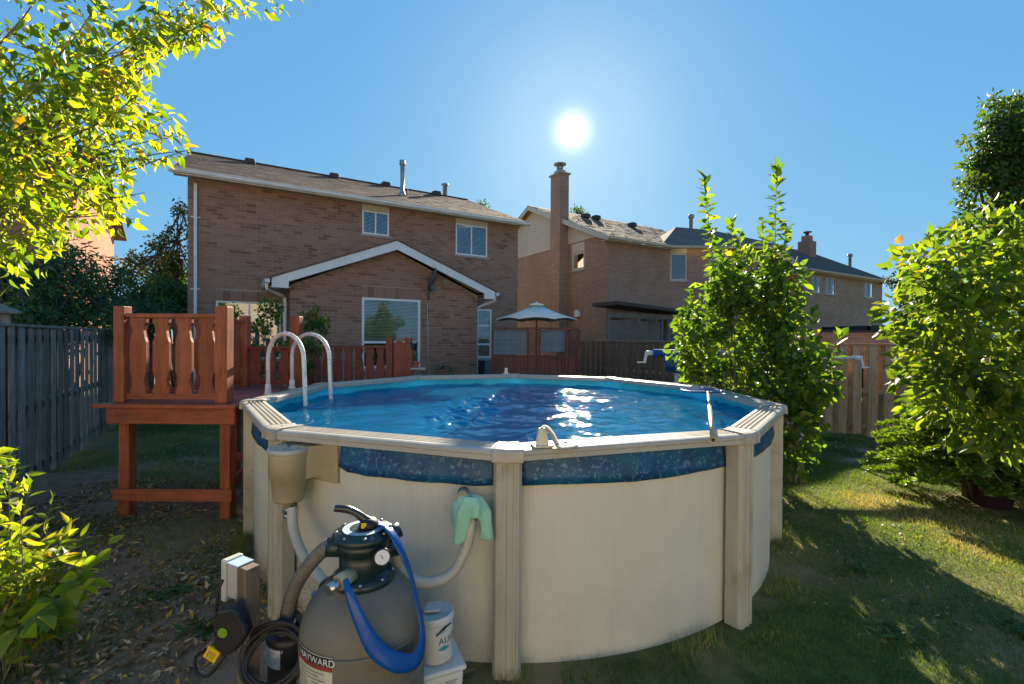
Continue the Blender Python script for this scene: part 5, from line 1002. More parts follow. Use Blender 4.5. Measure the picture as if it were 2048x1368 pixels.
# ---- blue backwash hose looped round the filter
def ribbon(path, widths, th=.004, tilt=None):
    P = spline(path, 9); n = len(P); m = MB(); W2 = np.interp(np.linspace(0, 1, n), np.linspace(0, 1, len(widths)), widths)
    for i, p in enumerate(P):
        d = (P[min(i + 1, n - 1)] - P[max(i - 1, 0)]).normalized(); out_ = Vector((p.x - FC.x, p.y - FC.y, .12)).normalized() if tilt is None else Vector(tilt(i / (n - 1))).normalized(); s = d.cross(out_).normalized() * W2[i] / 2; bl_ = out_ * .004
        m.v += [tuple(p - s), tuple(p - s * .5 + bl_ * .7), tuple(p + bl_), tuple(p + s * .5 + bl_ * .7), tuple(p + s)]; m.at += [.5] * 5
    m.f = [(5 * i + j, 5 * i + j + 1, 5 * i + j + 6, 5 * i + j + 5) for i in range(n - 1) for j in range(4)]; m.sm = [True] * len(m.f); return m
fp_ = lambda px, py, Y: at(px, py, Y)
path = [fp_(690, 1158, 1.90), fp_(700, 1190, 1.865), fp_(722, 1245, 1.845), fp_(752, 1298, 1.845), fp_(795, 1325, 1.87), fp_(832, 1318, 1.93), fp_(846, 1270, 1.99), fp_(836, 1210, 2.02), fp_(822, 1150, 2.03), fp_(800, 1095, 2.04), fp_(778, 1058, 2.08), fp_(757, 1050, 2.14)]
bw_ = ribbon(path, [.022, .036, .050, .066, .072, .062, .034, .026, .03, .042, .05, .036]); o = bw_.build('backwash_hose', M_BLUE, None, (FC.x, FC.y, .5)); o.modifiers.new('thickness', 'SOLIDIFY').thickness = .004; tag(o, 'flat blue backwash hose draped around the grey filter tank', 'hose')
# ---- hoses
def ribbed(path, r, rib, mat, name, label, spl=10, seg=14, amp=.06):
    P = spline(path, spl); L = sum((b - a).length for a, b in zip(P[:-1], P[1:])); n = max(8, int(L / rib)) * 2; cum = [0]
    for a, b in zip(P[:-1], P[1:]): cum.append(cum[-1] + (b - a).length)
    Q = []; j = 0
    for i in range(n + 1):
        s = L * i / n
        while j < len(P) - 2 and cum[j + 1] < s: j += 1
        Q.append(P[j].lerp(P[j + 1], (s - cum[j]) / max(1e-6, cum[j + 1] - cum[j])))
    m = MB(); m.tube(Q, [r * (1 + (amp if i % 2 else -amp)) for i in range(n + 1)], seg); o = m.build(name, mat, None, tuple(P[0])); tag(o, label, 'hose'); return o
M_BRAID = basic('grey braided hose', (.17, .155, .13), (.10, .09, .078), 90, .45, .5, (1, 1, 1), rnd=0, fine=160)
h1 = ribbed([FC + Vector((-.15, -.034, 1.005)), fp_(655, 1092, 2.08), fp_(622, 1125, 2.08), fp_(592, 1170, 2.09), fp_(577, 1215, 2.10), fp_(573, 1248, 2.10)], .031, .006, M_BRAID, 'pump_hose', 'grey braided hose from valve down to the pump', amp=.035)
h2_ = ribbed([fp_(584, 1015, 2.98), fp_(587, 1060, 2.93), fp_(606, 1110, 2.83), fp_(636, 1150, 2.68), fp_(660, 1185, 2.55), fp_(668, 1240, 2.45), fp_(664, 1330, 2.40), fp_(650, 1390, 2.38)], .031, .02, M_HOSEC, 'skimmer_hose', 'cream smooth hose hanging from the skimmer', amp=.012)
h3_ = ribbed([FC + Vector((.12, .14, .93)), fp_(795, 1130, 2.33), fp_(820, 1158, 2.38), fp_(862, 1165, 2.46), fp_(905, 1145, 2.52), fp_(931, 1098, 2.57), fp_(941, 1050, 2.60), fp_(942, 1010, 2.68)], .029, .011, M_HOSEC, 'return_hose', 'milky ribbed return hose curving up to the green cloth', amp=.10)
m = MB(); q = fp_(573, 1250, 2.10); m.lathe([(.036, -.03), (.04, -.028), (.04, .012), (.036, .014)], q, 18); cl_ = m.build('hose_clamp', M_CHROME, None, tuple(q)); tag(cl_, 'steel clamp at the lower end of the braided hose', 'hose clamp')
# ---- pump
PPc = Vector((fp_(585, 1300, 2.18).x, 2.18, 0)); pump = thing('pool_pump', 'black pool pump standing left behind the filter tank', 'pump', PPc)
m = MB(); m.box(-.10, .22, -.10, .14, 0, .05); m.build('base', M_BLACK, pump, bevel=.012)
m = MB(); m.lathe([(.10, .05), (.105, .08), (.105, .53), (.112, .55), (.112, .575), (.09, .59), (.03, .595)], (0, 0, 0), 32); sb_ = m.build('strainer_housing', M_BLACK, pump)
m = MB(); m.tube([(0, 0, .58), (-.012, -.05, .60), (-.014, -.07, .645)], .038, 16); m.build('inlet_pipe', M_BLACK, pump)
m = MB(); m.tube([(.09, .06, .22), (.34, .14, .22)], .085, 24); m.build('motor', M_BLACK, pump); m = MB(); m.lathe([(.12, .30), (.125, .62), (.10, .715), (.05, .73)], (.17, .15, 0), 28); mc = m.build('pump_cover', basic('dark blue black plastic', (.012, .022, .032), None, 6, .35, .05, rnd=0), pump)
m = MB(); m.lathe([(.03, 0), (.032, .012), (.015, .02)], (.085, .085, .685), 16); m.build('cover_knob', basic('blue knob', (.05, .22, .42), None, 6, .4, 0, rnd=0), mc)
def plab(u, v, lift=.0): a = R(-122) + u / .107; r = .107 + lift; return Vector((r * math.cos(a), r * math.sin(a), v))
m = MB()
for i in range(9): u = lerp(-.05, .055, i / 8); m.v += [tuple(plab(u, .455, .001)), tuple(plab(u, .555, .001))]; m.at += [.5, .5]
m.f = [(2 * i, 2 * i + 2, 2 * i + 3, 2 * i + 1) for i in range(8)]; m.sm = [True] * 8; pl_ = m.build('blue_label', basic('blue white label', (.16, .27, .38), (.40, .46, .48), 30, .5, 0, rnd=0), pump)
wrapped(pl_, 'HAYWARD', .022, M_TXTW, lambda u, v: plab(u - .045, v + .53, .0025))
# ---- coiled power cord
CC = fp_(548, 1315, 1.98); coil = MB(); pts = []
for i in range(150):
    a = i * .285; r = .128 + .018 * math.sin(i * .051 * 3) + .004 * math.sin(i * .23); pts.append(Vector((CC.x + r * math.cos(a) * 1.0, CC.y + .02 + .05 * math.sin(a) - .02 + .006 * math.sin(i * .7), CC.z + r * math.sin(a) * .78 + .012 * math.sin(i * .31))))
coil.tube(pts, .0085, 8); co = coil.build('power_cord', M_BLACK, None, tuple(CC)); tag(co, 'black power cord coiled on the pump', 'cord')
# ---- timber post with outlet box and timer
M_OLDP = wood('old grey brown post', (.19, .14, .09), (.115, .088, .06), .85, 0, True, .6)
TPc = Vector((fp_(488, 1200, 2.0).x + .003, 2.03, 0)); tp = thing('timber_post', 'short weathered square post with an outlet box nailed to it', 'post', TPc)
m = MB(); m.box(-.032, .032, -.032, .032, -.05, .945); po = m.build('post_shaft', M_OLDP, tp, bevel=.004); tp.rotation_euler = (0, 0, R(-28))
m = MB(); m.box(-.098, -.034, -.036, .036, .80, .945); ob_ = m.build('outlet_box', basic('grey beige outlet box', (.45, .43, .37), (.38, .36, .31), 6, .5, .04, rnd=0), tp, bevel=.006)
m = MB(); m.box(-.135, -.10, -.044, .042, .775, .96); m.build('outlet_cover', basic('clear cloudy cover', (.50, .50, .44), None, 6, .3, .03, rnd=0), ob_, bevel=.008)
m = MB(); m.box(-.10, -.02, -.038, .038, .947, .952); m.build('blue_lid', basic('sky blue plastic lid', (.38, .50, .62), None, 5, .3, .02, rnd=0), ob_, bevel=.002)
tmc = fp_(465, 1258, 1.93); tm = thing('plug_timer', 'black plug-in timer hanging on the timber post', 'timer', tmc)
m = MB(); m.prism([(-.05, .09), (.02, .105), (.06, .05), (.075, -.01), (.03, -.075), (-.02, -.10), (-.06, -.06), (-.065, .03)], lambda u, v, d: (u, d, v), -.03, .03); tmb = m.build('case', M_BLACK, tm, bevel=.01); m = MB(); m.prism([(.02, .105), (.06, .05), (.085, .03), (.045, .085)], lambda u, v, d: (u, d, v), -.045, -.032); m.build('flap', M_VALVE, tm)
m = MB(); m.tube([(-.02, -.031, .005), (-.02, -.036, .005)], .02, 20); m.build('green_dial', basic('green dial', (.16, .30, .01), None, 5, .5, 0, rnd=0), tmb)
cord = ribbed([fp_(446, 1160, 1.96), fp_(436, 1185, 1.95), fp_(433, 1230, 1.95), fp_(436, 1265, 1.95), fp_(452, 1275, 1.94)], .006, .02, M_BLACK, 'outlet_cord', 'thin black cord from the outlet box to the timer', amp=0, seg=8); cord['category'] = 'cord'
lc = [onz(452, 1300, .0) * 1.0]
cord2 = ribbed([fp_(452, 1300, 1.95), fp_(440, 1325, 1.93), fp_(415, 1352, 1.93), fp_(393, 1345, 1.95), fp_(391, 1315, 1.98), fp_(410, 1300, 1.96)], .007, .02, M_BLACK, 'loop_cord', 'black cord loop with a yellow tag below the timer', amp=0, seg=8); cord2['category'] = 'cord'
q = fp_(424, 1308, 1.925); ytag = MB(); Mx = Matrix.Translation(q) @ Matrix.Rotation(R(32), 4, 'Y'); ytag.mbox(Mx, .055, .004, .055); yo = ytag.build('warning_tag', basic('yellow tag', (.72, .50, .01), None, 5, .45, 0, rnd=0), None, tuple(q)); tag(yo, 'yellow paper tag on the black cord', 'tag'); s = MB(); Mx2 = Matrix.Translation(Matrix.Rotation(R(32), 4, 'Y') @ Vector((0, -.004, .024))) @ Matrix.Rotation(R(32), 4, 'Y'); s.mbox(Mx2, .058, .01, .012); s.build('folded_edge', bpy.data.materials['yellow tag'], yo)
for i in range(4): s = MB(); s.mbox(Matrix.Rotation(R(32), 4, 'Y') @ Matrix.Translation((-.014 + .009 * i, -.0026, -.006)), .003, .0008, .03); s.build('print_line', M_TXTK, yo)
# ---- skimmer on the wall
SKc = fp_(578, 950, 3.03); SKc = Vector((SKc.x, SKc.y, 0)); sk = thing('pool_skimmer', 'tan round skimmer bucket hung on the pool wall', 'skimmer', SKc)
m = MB(); m.lathe([(.03, .835), (.032, .88), (.09, .885), (.098, .90), (.108, 1.03), (.118, 1.035), (.124, 1.20), (.124, 1.205)], (0, 0, 0), 36); m.build('bucket', M_SKIM, sk)
m = MB(); m.lathe([(.128, 1.20), (.130, 1.206), (.130, 1.228), (.124, 1.232), (.112, 1.229), (.05, 1.231)], (0, 0, 0), 36); sl_k = m.build('lid', M_RAIL, sk)
for k in range(4): a = k * math.pi / 4; s = MB(); s.beam((-.10 * math.cos(a), -.10 * math.sin(a), 1.234), (.10 * math.cos(a), .10 * math.sin(a), 1.234), .012, .006); s.build('lid_rib', M_UPR, sl_k)
wd_ = Vector((PC.x - SKc.x, PC.y - SKc.y, 0)).normalized(); m = MB(); m.beam(Vector((.02, .0, 1.13)) + wd_ * .03, Vector((.10, .0, 1.13)) + wd_ * .165, .17, .21); m.build('throat', M_SKIM, sk, bevel=.006)
nd = Vector((SKc.x + .16, SKc.y, 0)) - Vector((PC.x, PC.y, 0)); nd.normalize(); fpq = Vector((PC.x, PC.y, 0)) + nd * 2.645 - SKc; m = MB(); tq = Vector((-nd.y, nd.x, 0)); m.beam(fpq + tq * .15 + Vector((0, 0, 1.12)), fpq - tq * .15 + Vector((0, 0, 1.12)), .02, .25); m.build('face_plate', M_SKIM, sk, bevel=.004)
m = MB(); m.lathe([(.034, .775), (.036, .78), (.036, .80), (.034, .80)], (0, 0, 0), 20); m.lathe([(.033, .815), (.036, .818), (.036, .838)], (0, 0, 0), 20); m.build('hose_clamp', M_CHROME, sk)
# ---- buckets
BKc = fp_(877, 1330, 2.36); tb_ = thing('square_tub', 'white square tub with label and lid on the ground by the pool wall', 'tub', (BKc.x, BKc.y, 0), R(24))
M_PAIL = basic('white pail plastic', (.62, .62, .57), (.56, .56, .51), 4, .45, .03, rnd=0, dirt=(.42, .40, .32), dirtamt=.4, dirtscale=5)
zt2 = .315; m = MB(); m.add([(s_x * w_, s_y * w_, z) for z, w_ in ((0, .09), (zt2 - .02, .105)) for s_x, s_y in ((-1, -1), (1, -1), (1, 1), (-1, 1))], [(3, 2, 1, 0), (4, 5, 6, 7), (0, 1, 5, 4), (1, 2, 6, 5), (2, 3, 7, 6), (3, 0, 4, 7)]); m.build('body', M_PAIL, tb_, bevel=.02, seg=3)
m = MB(); m.box(-.115, .115, -.115, .115, zt2 - .019, zt2 + .008); m.build('lid', M_PAIL, tb_, bevel=.012, seg=3)
m = MB(); m.tube(spline([(-.11, -.108, zt2 - .04), (0, -.135, zt2 - .09), (.07, -.135, zt2 - .13), (.112, -.112, zt2 - .12)], 6), .006, 8); m.build('handle', M_PAIL, tb_)
for i in range(12):
    for u0 in (-.07, .005):
        z_ = zt2 - .06 - i * .012; yy = -(.105 - (zt2 - .02 - z_) * .0508) - .0015; s = MB(); s.add([(u0, yy, z_), (u0 + random.uniform(.05, .068), yy, z_), (u0 + .06, yy, z_ + .006), (u0, yy, z_ + .006)], [(0, 1, 2, 3)]); s.build('print_line', bpy.data.materials['faint print'], tb_)
pc_ = Vector((BKc.x - .005, BKc.y, zt2 + .012)); pail = thing('white_pail', 'tilted white round pail with printed label standing on the square tub', 'pail', pc_); pail.rotation_euler = (R(-3), R(-5), 0)
m = MB(); m.lathe([(.076, 0), (.08, .004), (.092, .19), (.092, .20)], (0, 0, 0), 36); m.build('body', M_PAIL, pail)
m = MB(); m.lathe([(.096, .185), (.098, .188), (.098, .222), (.094, .226), (.088, .216), (.03, .214)], (0, 0, 0), 36); ld_ = m.build('lid', M_PAIL, pail); m = MB(); m.box(-.05, .03, -.02, .07, .226, .240); m.build('scoop', basic('pale clear plastic', (.55, .60, .60), None, 5, .3, 0, rnd=0), pail, bevel=.004)
def pl2(u, v, lift=.001): r = .08 + (.092 - .08) * v / .19 + lift; a = R(-82) + u / r; return Vector((r * math.cos(a), r * math.sin(a), v))
wrapped(pail, 'ALIGN', .045, M_TXTK, lambda u, v: pl2(u + .015, v + .098)); wrapped(pail, 'AQUA', .019, M_TEAL, lambda u, v: pl2(u + .003, v + .152))
for o_, ry in ((0, .0), (.012, .010)):
    m = MB(); n = 14
    for i in range(n + 1): u = lerp(.005, .10, i / n); v = .143 + ry * .6 + .033 * math.sin(i / n * 2.0); w_ = .0025 + .003 * math.sin(math.pi * i / n); m.v += [tuple(pl2(u, v - w_)), tuple(pl2(u, v + w_))]; m.at += [.5, .5]
    m.f = [(2 * i, 2 * i + 2, 2 * i + 3, 2 * i + 1) for i in range(n)]; m.sm = [True] * n; m.build('swoosh', M_TXTK, pail)
m = MB(); n = 10
for i in range(n + 1): u = lerp(.008, .075, i / n); w_ = .011 * math.sin(math.pi * i / n); m.v += [tuple(pl2(u, .075 - w_)), tuple(pl2(u, .075 + w_))]; m.at += [.5, .5]
m.f = [(2 * i, 2 * i + 2, 2 * i + 3, 2 * i + 1) for i in range(n)]; m.sm = [True] * n; m.build('teal_oval', M_TEAL, pail)
# ---- green cloth over the return fitting
t = NT('mint green cloth'); t.pbr(t.mix(t.noise(t.map(), 18, 4), (.26, .52, .36), (.34, .62, .44)), .9, t.bump(t.noise(t.map(), 220, 3), .5, .003), 0, .1, **{'Sheen Weight': .4}); M_CLOTH = t.m
cq = fp_(942, 992, 2.60); top = Vector((cq.x, cq.y, cq.z)); m = MB(); nu, nv = 44, 22
for j in range(nv + 1):
    v = j / nv
    for i in range(nu):
        a = 2 * math.pi * i / nu; L_ = .21 + .07 * math.sin(a * 2 + .7) + .04 * math.sin(3 * a + 2); fold = 1 + .34 * v ** .7 * math.sin(a * 6 + 1.3 + 1.5 * v) + .22 * v * math.sin(a * 11 + 3 * v); rr_ = (.012 + .078 * min(1, v * 2.2) ** .55 - .006 * v) * fold
        z = -L_ * max(0, v - .12) ** 1.15 + .01 * math.sin(7 * a) * v; y = rr_ * math.sin(a) * .55; p = top + Vector((rr_ * math.cos(a), min(y, .055), z - .004)); m.v.append(tuple(p)); m.at.append(.5)
m.f = [(j * nu + i, j * nu + (i + 1) % nu, (j + 1) * nu + (i + 1) % nu, (j + 1) * nu + i) for j in range(nv) for i in range(nu)] + [tuple(range(nu))]; m.sm = [True] * len(m.f)
cl_o = m.build('cloth', M_CLOTH, None, tuple(top)); cl_o.modifiers.new('thickness', 'SOLIDIFY').thickness = .004; tag(cl_o, 'mint green cloth tied over the return hose fitting', 'cloth')
m = MB(); m.tube([top + Vector((-.02, .09, -.01)), top + Vector((-.02, -.0, -.02))], .035, 16); m.build('return_fitting', M_SKIM, pool, tuple(PC)).matrix_parent_inverse = pool.matrix_world.inverted() if False else Matrix()
# ---- white cone floats on the rails, cloth strip, skimming pole with net
M_CONE = basic('cream plastic cone', (.66, .62, .48), (.60, .56, .43), 3, .45, .03, rnd=0)
def cone(loc, rz, label):
    c = thing('rail_clip', label, 'rail clip', loc, rz, 'cone shaped clips on the pool rail')
    m = MB(); m.add([(s_x * wx, s_y * wy, z) for z, wx, wy in ((0.012, .034, .03), (.105, .021, .021)) for s_x, s_y in ((-1, -1), (1, -1), (1, 1), (-1, 1))], [(4, 5, 6, 7), (0, 1, 5, 4), (1, 2, 6, 5), (2, 3, 7, 6), (3, 0, 4, 7)]); m.build('cone_body', M_CONE, c, bevel=.005)
    m = MB(); m.box(-.062, .062, -.045, .045, 0, .012); m.build('foot', M_CONE, c, bevel=.004); return c
k1 = onz(1085, 893, 1.325); cone((k1.x, k1.y + .02, 1.3225), R(12), 'cream cone clip on the near pool rail under a grey strap'); k2 = onz(1007, 746, 1.325); kk = Vector((k2.x, k2.y, 0)) - PC; kk *= 2.62 / kk.length; cone((PC.x - .11, PC.y + 2.63, 1.3225), R(-4), 'cream cone clip on the far pool rail')
M_STRAP = basic('beige grey strap', (.42, .39, .32), (.34, .31, .25), 14, .85, .3, rnd=0)
z0 = 1.3225; path = [Vector((k1.x - .01, k1.y + .03, z0 + .108)), Vector((k1.x + .02, k1.y + .02, z0 + .118)), Vector((k1.x + .05, k1.y + .0, z0 + .085)), Vector((k1.x + .075, k1.y - .02, z0 + .04)), Vector((k1.x + .10, k1.y - .03, z0 + .012)), Vector((k1.x + .145, k1.y - .01, z0 + .010)), Vector((k1.x + .18, k1.y + .05, z0 + .008)), Vector((k1.x + .15, k1.y + .10, z0 + .012))]
sb = ribbon(path, [.045, .06, .075, .08, .085, .08, .07, .05], tilt=lambda u: (.75, -.25, .7) if u < .5 else (.1, -.1, 1)); so = sb.build('strap', M_STRAP, None, tuple(path[0])); so.modifiers.new('thickness', 'SOLIDIFY').thickness = .004; tag(so, 'beige fabric strap draped over the near cone clip', 'strap')
p0, p1 = fp_(1426, 908, 2.80), onz(1416, 786, 1.37); p0.z = 1.345; d = (p1 - p0).normalized(); p1 = p1 - d * .1; pole = thing('skimming_pole', 'golden telescopic pool pole with blue net lying across the right rail', 'pole', tuple(p0))
M_POLE = basic('worn gold aluminium', (.52, .36, .16), (.40, .27, .12), 12, .4, .1, metal=.5, rnd=0, dirt=(.60, .52, .38), dirtamt=.5, dirtscale=20)
m = MB(); m.tube([p0, p0.lerp(p1, .62)], .0165, 16); m.build('outer_tube', M_POLE, pole, tuple(p0)); m = MB(); m.tube([p0.lerp(p1, .62), p1], .0135, 14); m.build('inner_tube', M_POLE, pole, tuple(p0))
m = MB(); m.lathe([(.018, 0), (.018, .03)], (0, 0, 0), 16, Matrix.Translation(p0.lerp(p1, .61)) @ d.to_track_quat('Z', 'Y').to_matrix().to_4x4()); m.build('collar', M_BLACK, pole, tuple(p0)); m = MB(); m.tube([p0 - d * .0005, p0 + d * .004], .0125, 14); m.build('end_plug', M_BLACK, pole, tuple(p0))
m = MB(); m.tube([p1, p1 + d * .16], .016, 12); m.build('grip', M_BLACK, pole, tuple(p0))
nb = p1 + d * .16; M_NET = basic('blue net plastic', (.01, .09, .28), None, 8, .4, .05, rnd=0); loop = [nb + Vector((x, y, 0.0)) for x, y in ((-.02, 0), (-.14, .03), (-.20, .12), (-.19, .26), (0, .30), (.19, .26), (.20, .12), (.14, .03), (.02, 0))]
m = MB(); m.tube(spline(loop, 5), .011, 8); m.build('net_frame', M_NET, pole, tuple(p0)); m = MB()
for i in range(13): x = -.18 + .03 * i; m.beam(nb + Vector((x, .06, -.002)), nb + Vector((x, .27, -.002)), .004, .002)
for i in range(8): y = .06 + .03 * i; m.beam(nb + Vector((-.185, y, -.005)), nb + Vector((.185, y, -.005)), .004, .002)
m.build('net', M_NET, pole, tuple(p0))
# ---- solar cover reel behind the shrub
ra, rb = fp_(1306, 706, 8.9), fp_(1706, 716, 8.9); reel = thing('cover_reel', 'blue pool cover rolled on a reel with white crank ends behind the shrub', 'reel', tuple(ra)); M_PVC = basic('white pvc', (.70, .72, .72), None, 5, .35, .02, rnd=0); M_TARP = basic('blue tarp', (.008, .075, .30), (.005, .05, .22), 8, .5, .25, rnd=0)
m = MB(); m.tube([ra, ra.lerp(rb, .8)], .075, 18); m.build('rolled_cover', M_TARP, reel, tuple(ra)); m = MB(); m.tube([ra.lerp(rb, .8), rb], .03, 14); m.build('reel_tube', M_PVC, reel, tuple(ra)); m = MB(); n = 9
for i in range(n + 1): u = i / n; x = lerp(.16, 1.0, u); m.v += [(ra.x + x, ra.y - .07, ra.z - .02), (ra.x + x * .9 + .12, ra.y - .08 + .02 * math.sin(9 * u), ra.z - .34 - .04 * math.sin(5 * u))]; m.at += [.5, .5]
m.f = [(2 * i, 2 * i + 2, 2 * i + 3, 2 * i + 1) for i in range(n)]; m.sm = [True] * n; tf = m.build('hanging_flap', M_TARP, reel, tuple(ra)); tf.modifiers.new('thickness', 'SOLIDIFY').thickness = .003
for e, sg in ((ra, -1), (rb, 1)):
    m = MB(); m.tube([e, e + Vector((sg * .14, 0, 0))], .045, 14); m.build('end_hub', M_PVC, reel, tuple(ra)); m = MB(); q = e + Vector((sg * .13, -.02, 0)); m.beam(q + Vector((0, 0, .03)), q + Vector((sg * .04, 0, -.19)), .045, .05, (0, 1, 0)); m.build('crank_arm', M_PVC, reel, tuple(ra)); m = MB(); m.tube([q + Vector((sg * .04, 0, -.18)), q + Vector((sg * .18, 0, -.18))], .018, 12); m.build('crank_handle', M_PVC, reel, tuple(ra))
for x in (.12, .75): q = ra.lerp(rb, x); m = MB(); m.beam((q.x, q.y + .02, 0), (q.x, q.y + .02, q.z), .06, .06, (0, 1, 0)); m.build('stand', M_PVC, reel, tuple(ra))
# ---- things on the house wall
def hw_(a, d, z): return Vector((-8.7605, 12.1858, 0)) + HT * a + HN * d + Vector((0, 0, z))
sd = thing('satellite_dish', 'grey satellite dish on a bracket on the bump-out wall', 'dish', hw_(6.36, ED, 3.2), TH); M_DISH = basic('grey dish metal', (.10, .115, .115), (.07, .08, .08), 5, .5, .05, rnd=0)
m = MB(); m.tube([(0, -.01, -.08), (0, -.03, .08), (-.01, -.22, .22)], .022, 10); m.build('arm', M_DISH, sd); m = MB(); m.box(-.05, .05, -.03, -.009, -.12, .10); m.build('bracket', M_DISH, sd)
Md = Matrix.Translation((.10, -.30, .50)) @ Vector((-.888, .325, .33)).to_track_quat('Z', 'Y').to_matrix().to_4x4(); m = MB(); m.lathe([(.36, .10), (.35, .098), (.24, .045), (.1, .008), (.02, .0), (.02, -.012), (.1, -.004), (.24, .033), (.36, .09)], (0, 0, 0), 32, Md); m.build('reflector', M_DISH, sd)
m = MB(); m.tube([(.06, -.26, .24), (-.22, -.42, .52)], .012, 8); m.build('feed_arm', M_DISH, sd); m = MB(); m.tube([(-.02, -.2, .20), (.02, -.34, .24)], .075, 16); m.build('motor_box', M_DISH, sd)
cb_ = MB(); cb_.tube([hw_(6.33, ED - .02, 2.95), hw_(6.36, ED - .02, 1.6), hw_(6.41, ED - .02, .4)], .012, 8); cbo = cb_.build('cable', basic('pale cable', (.5, .46, .4), None, 5, .5, 0, rnd=0), None, tuple(hw_(6.36, ED, 0))); tag(cbo, 'pale cable running down the bump-out wall from the dish', 'cable')
fld = thing('wall_bracket', 'small grey metal bracket under the bump-out rake', 'bracket', hw_(6.92, ED, 3.72), TH); m = MB(); m.tube([(0, -.01, .05), (-.04, -.09, .06), (-.09, -.12, .02)], .02, 8); m.build('arm', M_METAL, fld); m = MB(); m.box(-.05, .05, -.03, -.009, -.06, .08); m.build('plate', M_METAL, fld, bevel=.006)
gh = thing('garden_hose', 'green garden hose coiled on the brick wall', 'hose', hw_(6.85, ED, .8), TH); m = MB()
for k in range(4): m.tube([Vector((.27 * math.cos(a), -.10 - .02 * k + .01 * math.sin(3 * a), .06 + .27 * math.sin(a) * .9)) for a in [i * math.pi / 14 for i in range(29)]], .016, 8)
m.build('coil', basic('green hose', (.03, .22, .10), None, 6, .4, .02, rnd=0), gh); m = MB(); m.tube([(-.02, -.01, .2), (-.02, -.12, .2), (-.02, -.12, .32)], .03, 10); m.build('hanger', basic('rust brown metal', (.18, .08, .05), None, 6, .6, .1, rnd=0), gh)
pot = at(833, 728, 7.95); pt_ = thing('flower_pot', 'small terracotta pot on the shelf beside the gate post', 'pot', (pot.x, pot.y, pot.z - .06)); m = MB(); m.lathe([(.035, 0), (.05, .085), (.057, .086), (.057, .105), (.048, .105), (.044, .06)], (0, 0, 0), 20); m.build('body', basic('terracotta', (.42, .17, .09), None, 6, .8, .1, rnd=0), pt_); m = MB(); m.lathe([(.044, .085), (.02, .09)], (0, 0, 0), 16); m.build('soil', M_BLACK, pt_)
sh_ = MB(); sh_.box(-.10, .14, -.07, .07, -.03, 0); so_ = sh_.build('shelf', M_SILL, None, (0, 0, 0)); so_.location = (pot.x + .01, pot.y, pot.z - .062); tag(so_, 'narrow pale shelf fixed to the gate post', 'shelf')
bk = at(828, 690, 7.95); bs = thing('wire_basket', 'black wire basket hanging beside the gate post', 'basket', tuple(bk)); m = MB()
for k in range(8): a = k * math.pi / 4; m.tube([(.065 * math.cos(a), .065 * math.sin(a), .05), (.05 * math.cos(a + .3), .05 * math.sin(a + .3), -.02), (.03 * math.cos(a), .03 * math.sin(a), -.07)], .005, 6)
for r_, z_ in ((.065, .05), (.03, -.07)): m.tube([(r_ * math.cos(i * math.pi / 8), r_ * math.sin(i * math.pi / 8), z_) for i in range(17)], .006, 6)
m.build('wires', M_BLACK, bs, kind='stuff')
ac = MB(); q = hw_(9.0, -.45, 0); ac.box(-.35, .35, -.3, .3, 0, 1.12); aco = ac.build('utility_box', basic('grey green utility box', (.16, .19, .19), None, 4, .6, .05, rnd=0), None, (0, 0, 0), .02); aco.location = tuple(q); aco.rotation_euler = (0, 0, TH); tag(aco, 'grey utility box below the narrow window by the screen', 'utility box'); s = MB(); s.box(-.36, .36, -.31, .31, 1.122, 1.16); s.build('lid', bpy.data.materials['grey green utility box'], aco, bevel=.01)
# stone and planter
rk = onz(468, 1028, .05); m = MB(); m.lathe([(.08, -.02), (.12, .02), (.11, .06), (.06, .085), (.01, .09)], (0, 0, 0), 9, Matrix.Rotation(.3, 4, 'X') @ Matrix.Diagonal((1.2, .8, .8, 1)), smooth=False); ro = m.build('stone', basic('tan stone', (.30, .21, .12), None, 12, .9, .5, rnd=0), None, (0, 0, 0), .01); ro.location = (rk.x, rk.y + .2, 0); tag(ro, 'tan stone lying between deck leg and pool', 'stone')
pl3 = onz(2040, 1035, 0); m = MB(); m.lathe([(.16, 0), (.22, .26), (.24, .265), (.24, .30), (.21, .30), (.18, .1)], (0, 0, 0), 28); plo = m.build('planter', basic('dark purple planter', (.06, .025, .05), None, 5, .5, .05, rnd=0), None, (0, 0, 0)); plo.location = (pl3.x + .05, pl3.y + .35, 0); tag(plo, 'dark purple planter in the shade under the right bush', 'planter'); m = MB(); m.lathe([(.19, .26), (.05, .27)], (0, 0, 0), 24); m.build('soil', M_BLACK, plo)
# ------------------------------------------------------------------ grass, weeds and fallen leaves
t = NT('lawn blades'); c = t.ramp(t.attr('rnd'), [(0, (.04, .085, .014)), (.4, (.10, .175, .026)), (.62, (.22, .26, .04)), (.8, (.36, .28, .11)), (1, (.46, .35, .18))])
p_ = t.n('ShaderNodeBsdfPrincipled'); t.l(c, p_.inputs['Base Color']); p_.inputs['Roughness'].default_value = .55; tr = t.n('ShaderNodeBsdfTranslucent'); t.l(t.mix(1.0, c, (1.5, 1.45, .6), 'MULTIPLY'), tr.inputs[0]); mx = t.n('ShaderNodeMixShader'); mx.inputs[0].default_value = .4; t.l(p_.outputs[0], mx.inputs[1]); t.l(tr.outputs[0], mx.inputs[2]); t.l(mx.outputs[0], t.out.inputs[0]); M_BLADE = t.m
def vnoise(x, y, s, seed):
    r = np.random.default_rng(seed); G = r.random((64, 64)); u, v = (x * s) % 64, (y * s) % 64; i, j = u.astype(int), v.astype(int); f, g_ = u - i, v - j; f = f * f * (3 - 2 * f); g_ = g_ * g_ * (3 - 2 * g_)
    return (G[i % 64, j % 64] * (1 - f) + G[(i + 1) % 64, j % 64] * f) * (1 - g_) + (G[i % 64, (j + 1) % 64] * (1 - f) + G[(i + 1) % 64, (j + 1) % 64] * f) * g_
gzv = np.vectorize(gz_)
